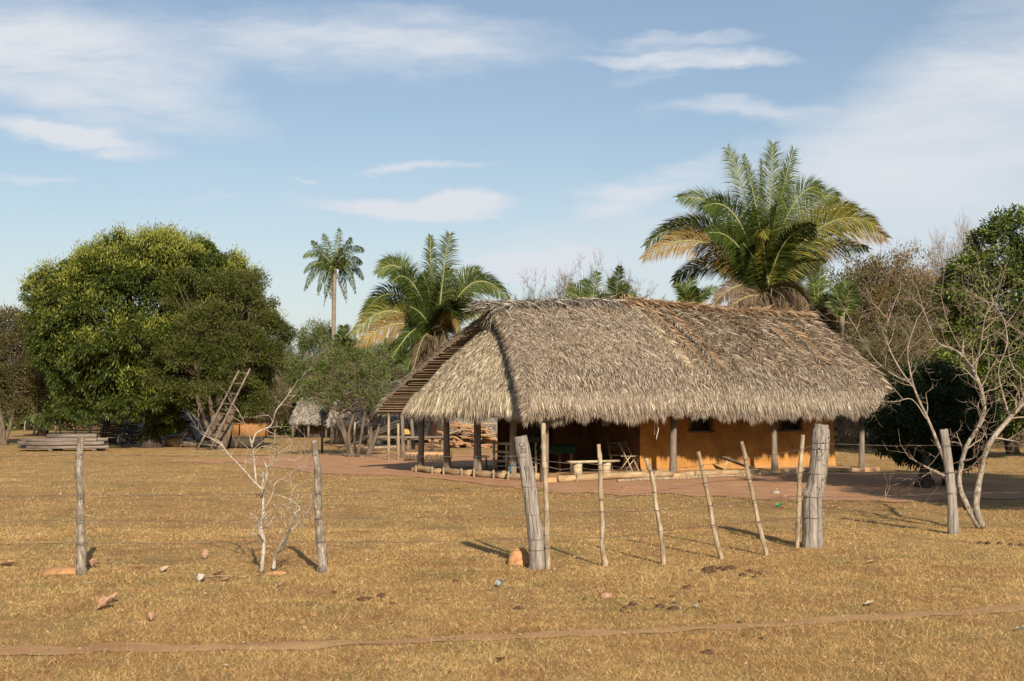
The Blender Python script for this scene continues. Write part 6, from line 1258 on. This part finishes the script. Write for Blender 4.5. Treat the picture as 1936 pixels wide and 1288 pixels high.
mb = MB(); p = np.array(gp(362, 1096)); q0 = np.array(gp(464, 1094)); mb.tube([p+[0, 0, .02], (p+q0)/2+[.0, .06, .03], q0+[0, 0, .02]], .006, 5); tag(mb.build('twig', M_['stickwood'], None, True, loc=p), 'thin curved twig lying by the whitish leaf', 'twig')
mb = MB(); p = np.array(gp(150, 1107)); q0 = np.array(gp(178, 1106)); mb.tube([p+[0, 0, .02], q0+[0, 0, .025]], .007, 5); tag(mb.build('twig', M_['stickwood'], None, True, loc=p), 'short straight pale twig below the leftmost post', 'twig')
def lump(x, y, s, seed, label, mat='dung', name='dung_lump', cat='dung', group='dried dung lumps in the grass'):
    rs = RS(seed); p = gp(x, y); c = np.array([p.x, p.y, gz(p.x, p.y)+s*.25]); bm_t = np.linspace(0, 2*np.pi, 13); ph = np.linspace(-math.pi/2, math.pi/2, 8); T, Ph = np.meshgrid(bm_t, ph, indexing='ij')
    rr = s*.8*(1+1.3*(fbm(np.cos(T)*2.6+seed, np.sin(T)*2.6+Ph*2.3, seed, 3)-.5)); rr[-1] = rr[0]; P = np.stack([rr*np.cos(Ph)*np.cos(T)*rs.uniform(.9, 1.5), rr*np.cos(Ph)*np.sin(T), rr*np.sin(Ph)*.6], -1)+c; mb = MB(); mb.grid(P, flip=True); tag(mb.build(name, M_[mat], None, True, loc=c), label, cat, group)
lab = {0: 'dark dung lump in the cluster below the leaning sticks', 1: 'dark dung lump scattered on the grass right of centre', 2: 'dark dung lump near the path right of centre', 3: 'brown dung lump in the grass below the carved post'}
for i, (x, y, s, g_) in enumerate(((1335, 1077, .05, 0), (1348, 1076, .055, 0), (1337, 1083, .05, 0), (1349, 1082, .045, 0), (1361, 1077, .045, 0), (1370, 1079, .05, 0), (1377, 1074, .045, 0), (1383, 1076, .05, 0), (1366, 1073, .04, 0), (1418, 1081, .045, 0), (1434, 1084, .045, 0), (1405, 1088, .05, 0), (1427, 1092, .04, 0), (1306, 1079, .03, 0), (1311, 1094, .022, 0),
    (1272, 1127, .035, 1), (1274, 1139, .035, 1), (1248, 1145, .045, 1), (1274, 1150, .05, 1), (1195, 1141, .045, 1), (1203, 1142, .035, 1), (1183, 1146, .03, 1), (1176, 1154, .028, 1), (1325, 1136, .028, 1), (1297, 1113, .04, 1), (1302, 1110, .035, 1), (1236, 1131, .022, 1), (1106, 1128, .025, 1), (1222, 1150, .022, 1),
    (1398, 1178, .03, 2), (1442, 1205, .028, 2), (1337, 1236, .04, 2), (1406, 1201, .016, 2), (685, 1131, .05, 3), (697, 1130, .04, 3), (718, 1126, .04, 3), (722, 1124, .035, 3), (742, 1137, .028, 3), (862, 1096, .035, 3), (981, 1148, .045, 3), (632, 1118, .03, 3))):
    lump(x, y, s, 800+i, lab[g_])
lump(1145, 1127, .075, 900, 'rounded reddish earth clod right of centre', 'litter', 'earth_clod', 'clod', None)
lump(1467, 931, .09, 901, 'small pale stone on the dirt yard', 'stone', 'stone', 'stone', None); lump(693, 1056-0, .04, 902, 'grey stone in the grass right of the crooked post', 'stone', 'stone', 'stone', None)
for i, (x, y) in enumerate(((1868, 1028), (1890, 1029), (1912, 1031), (1930, 1032), (1853, 1027))): lump(x, y, .05, 910+i, 'dark dung lump in the row at the right edge', group='dung lumps in a row at the right edge')
# crumbs, clippings and small scraps nobody could count
rs = RS(950); n = 3600; D_ = rs.uniform(8.3, 34, n); x = (rs.rand(n)*2-1)*D_*.38; z = GH(x, D_)+.016; s = rs.uniform(.004, .014, n)*(D_/12)**.5; th = rs.rand(n)*6.28
d = np.stack([np.cos(th), np.sin(th), rs.uniform(-.1, .5, n)], -1); mb = MB(); mb.leaves(np.stack([x, D_, z], -1), d, s*2.6, s*1.5, rs, m=0); k = n//6
x2 = (rs.rand(k)*2-1)*D_[:k]*.38; mb.leaves(np.stack([x2, D_[:k], GH(x2, D_[:k])+.012], -1), d[:k], s[:k]*2.5, s[:k]*1.4, rs, m=1)
tag(mb.build('ground_crumbs', [M_['litter'], M_['dung']]), 'tiny dead leaf crumbs scattered through the grass', 'leaf crumbs', None, 'stuff')
# green tufts at post feet and yard edge
rs = RS(960); bs = []
for (x, y, n, sp) in ((1024, 1072, 60, .10), (1520, 1036, 70, .14), (1800, 1010, 80, .16), (1850, 998, 160, .3), (612, 1083, 40, .1), (560, 1085, 60, .2), (510, 1083, 60, .12), (380, 1075, 40, .2), (370, 1040, 60, .2), (1870, 985, 120, .5), (1700, 985, 90, .5), (1750, 990, 100, .4), (1480, 1020, 30, .2)):
    p = gp(x, y); o = rs.normal(size=(n, 2))*sp; bs.append(np.stack([p.x+o[:, 0], p.y+o[:, 1], GH(p.x+o[:, 0], p.y+o[:, 1])], -1))
B_ = np.concatenate(bs); d = rs.normal(size=B_.shape)*.5; d[:, 2] = rs.uniform(.3, 1, len(d)); mb = MB(); mb.leaves(B_, d, rs.uniform(.03, .09, len(d)), .012, rs, .1); tag(mb.build('green_weeds', M_['thorn']), 'small green weeds sprouting at the feet of posts and trees', 'weeds', None, 'stuff')
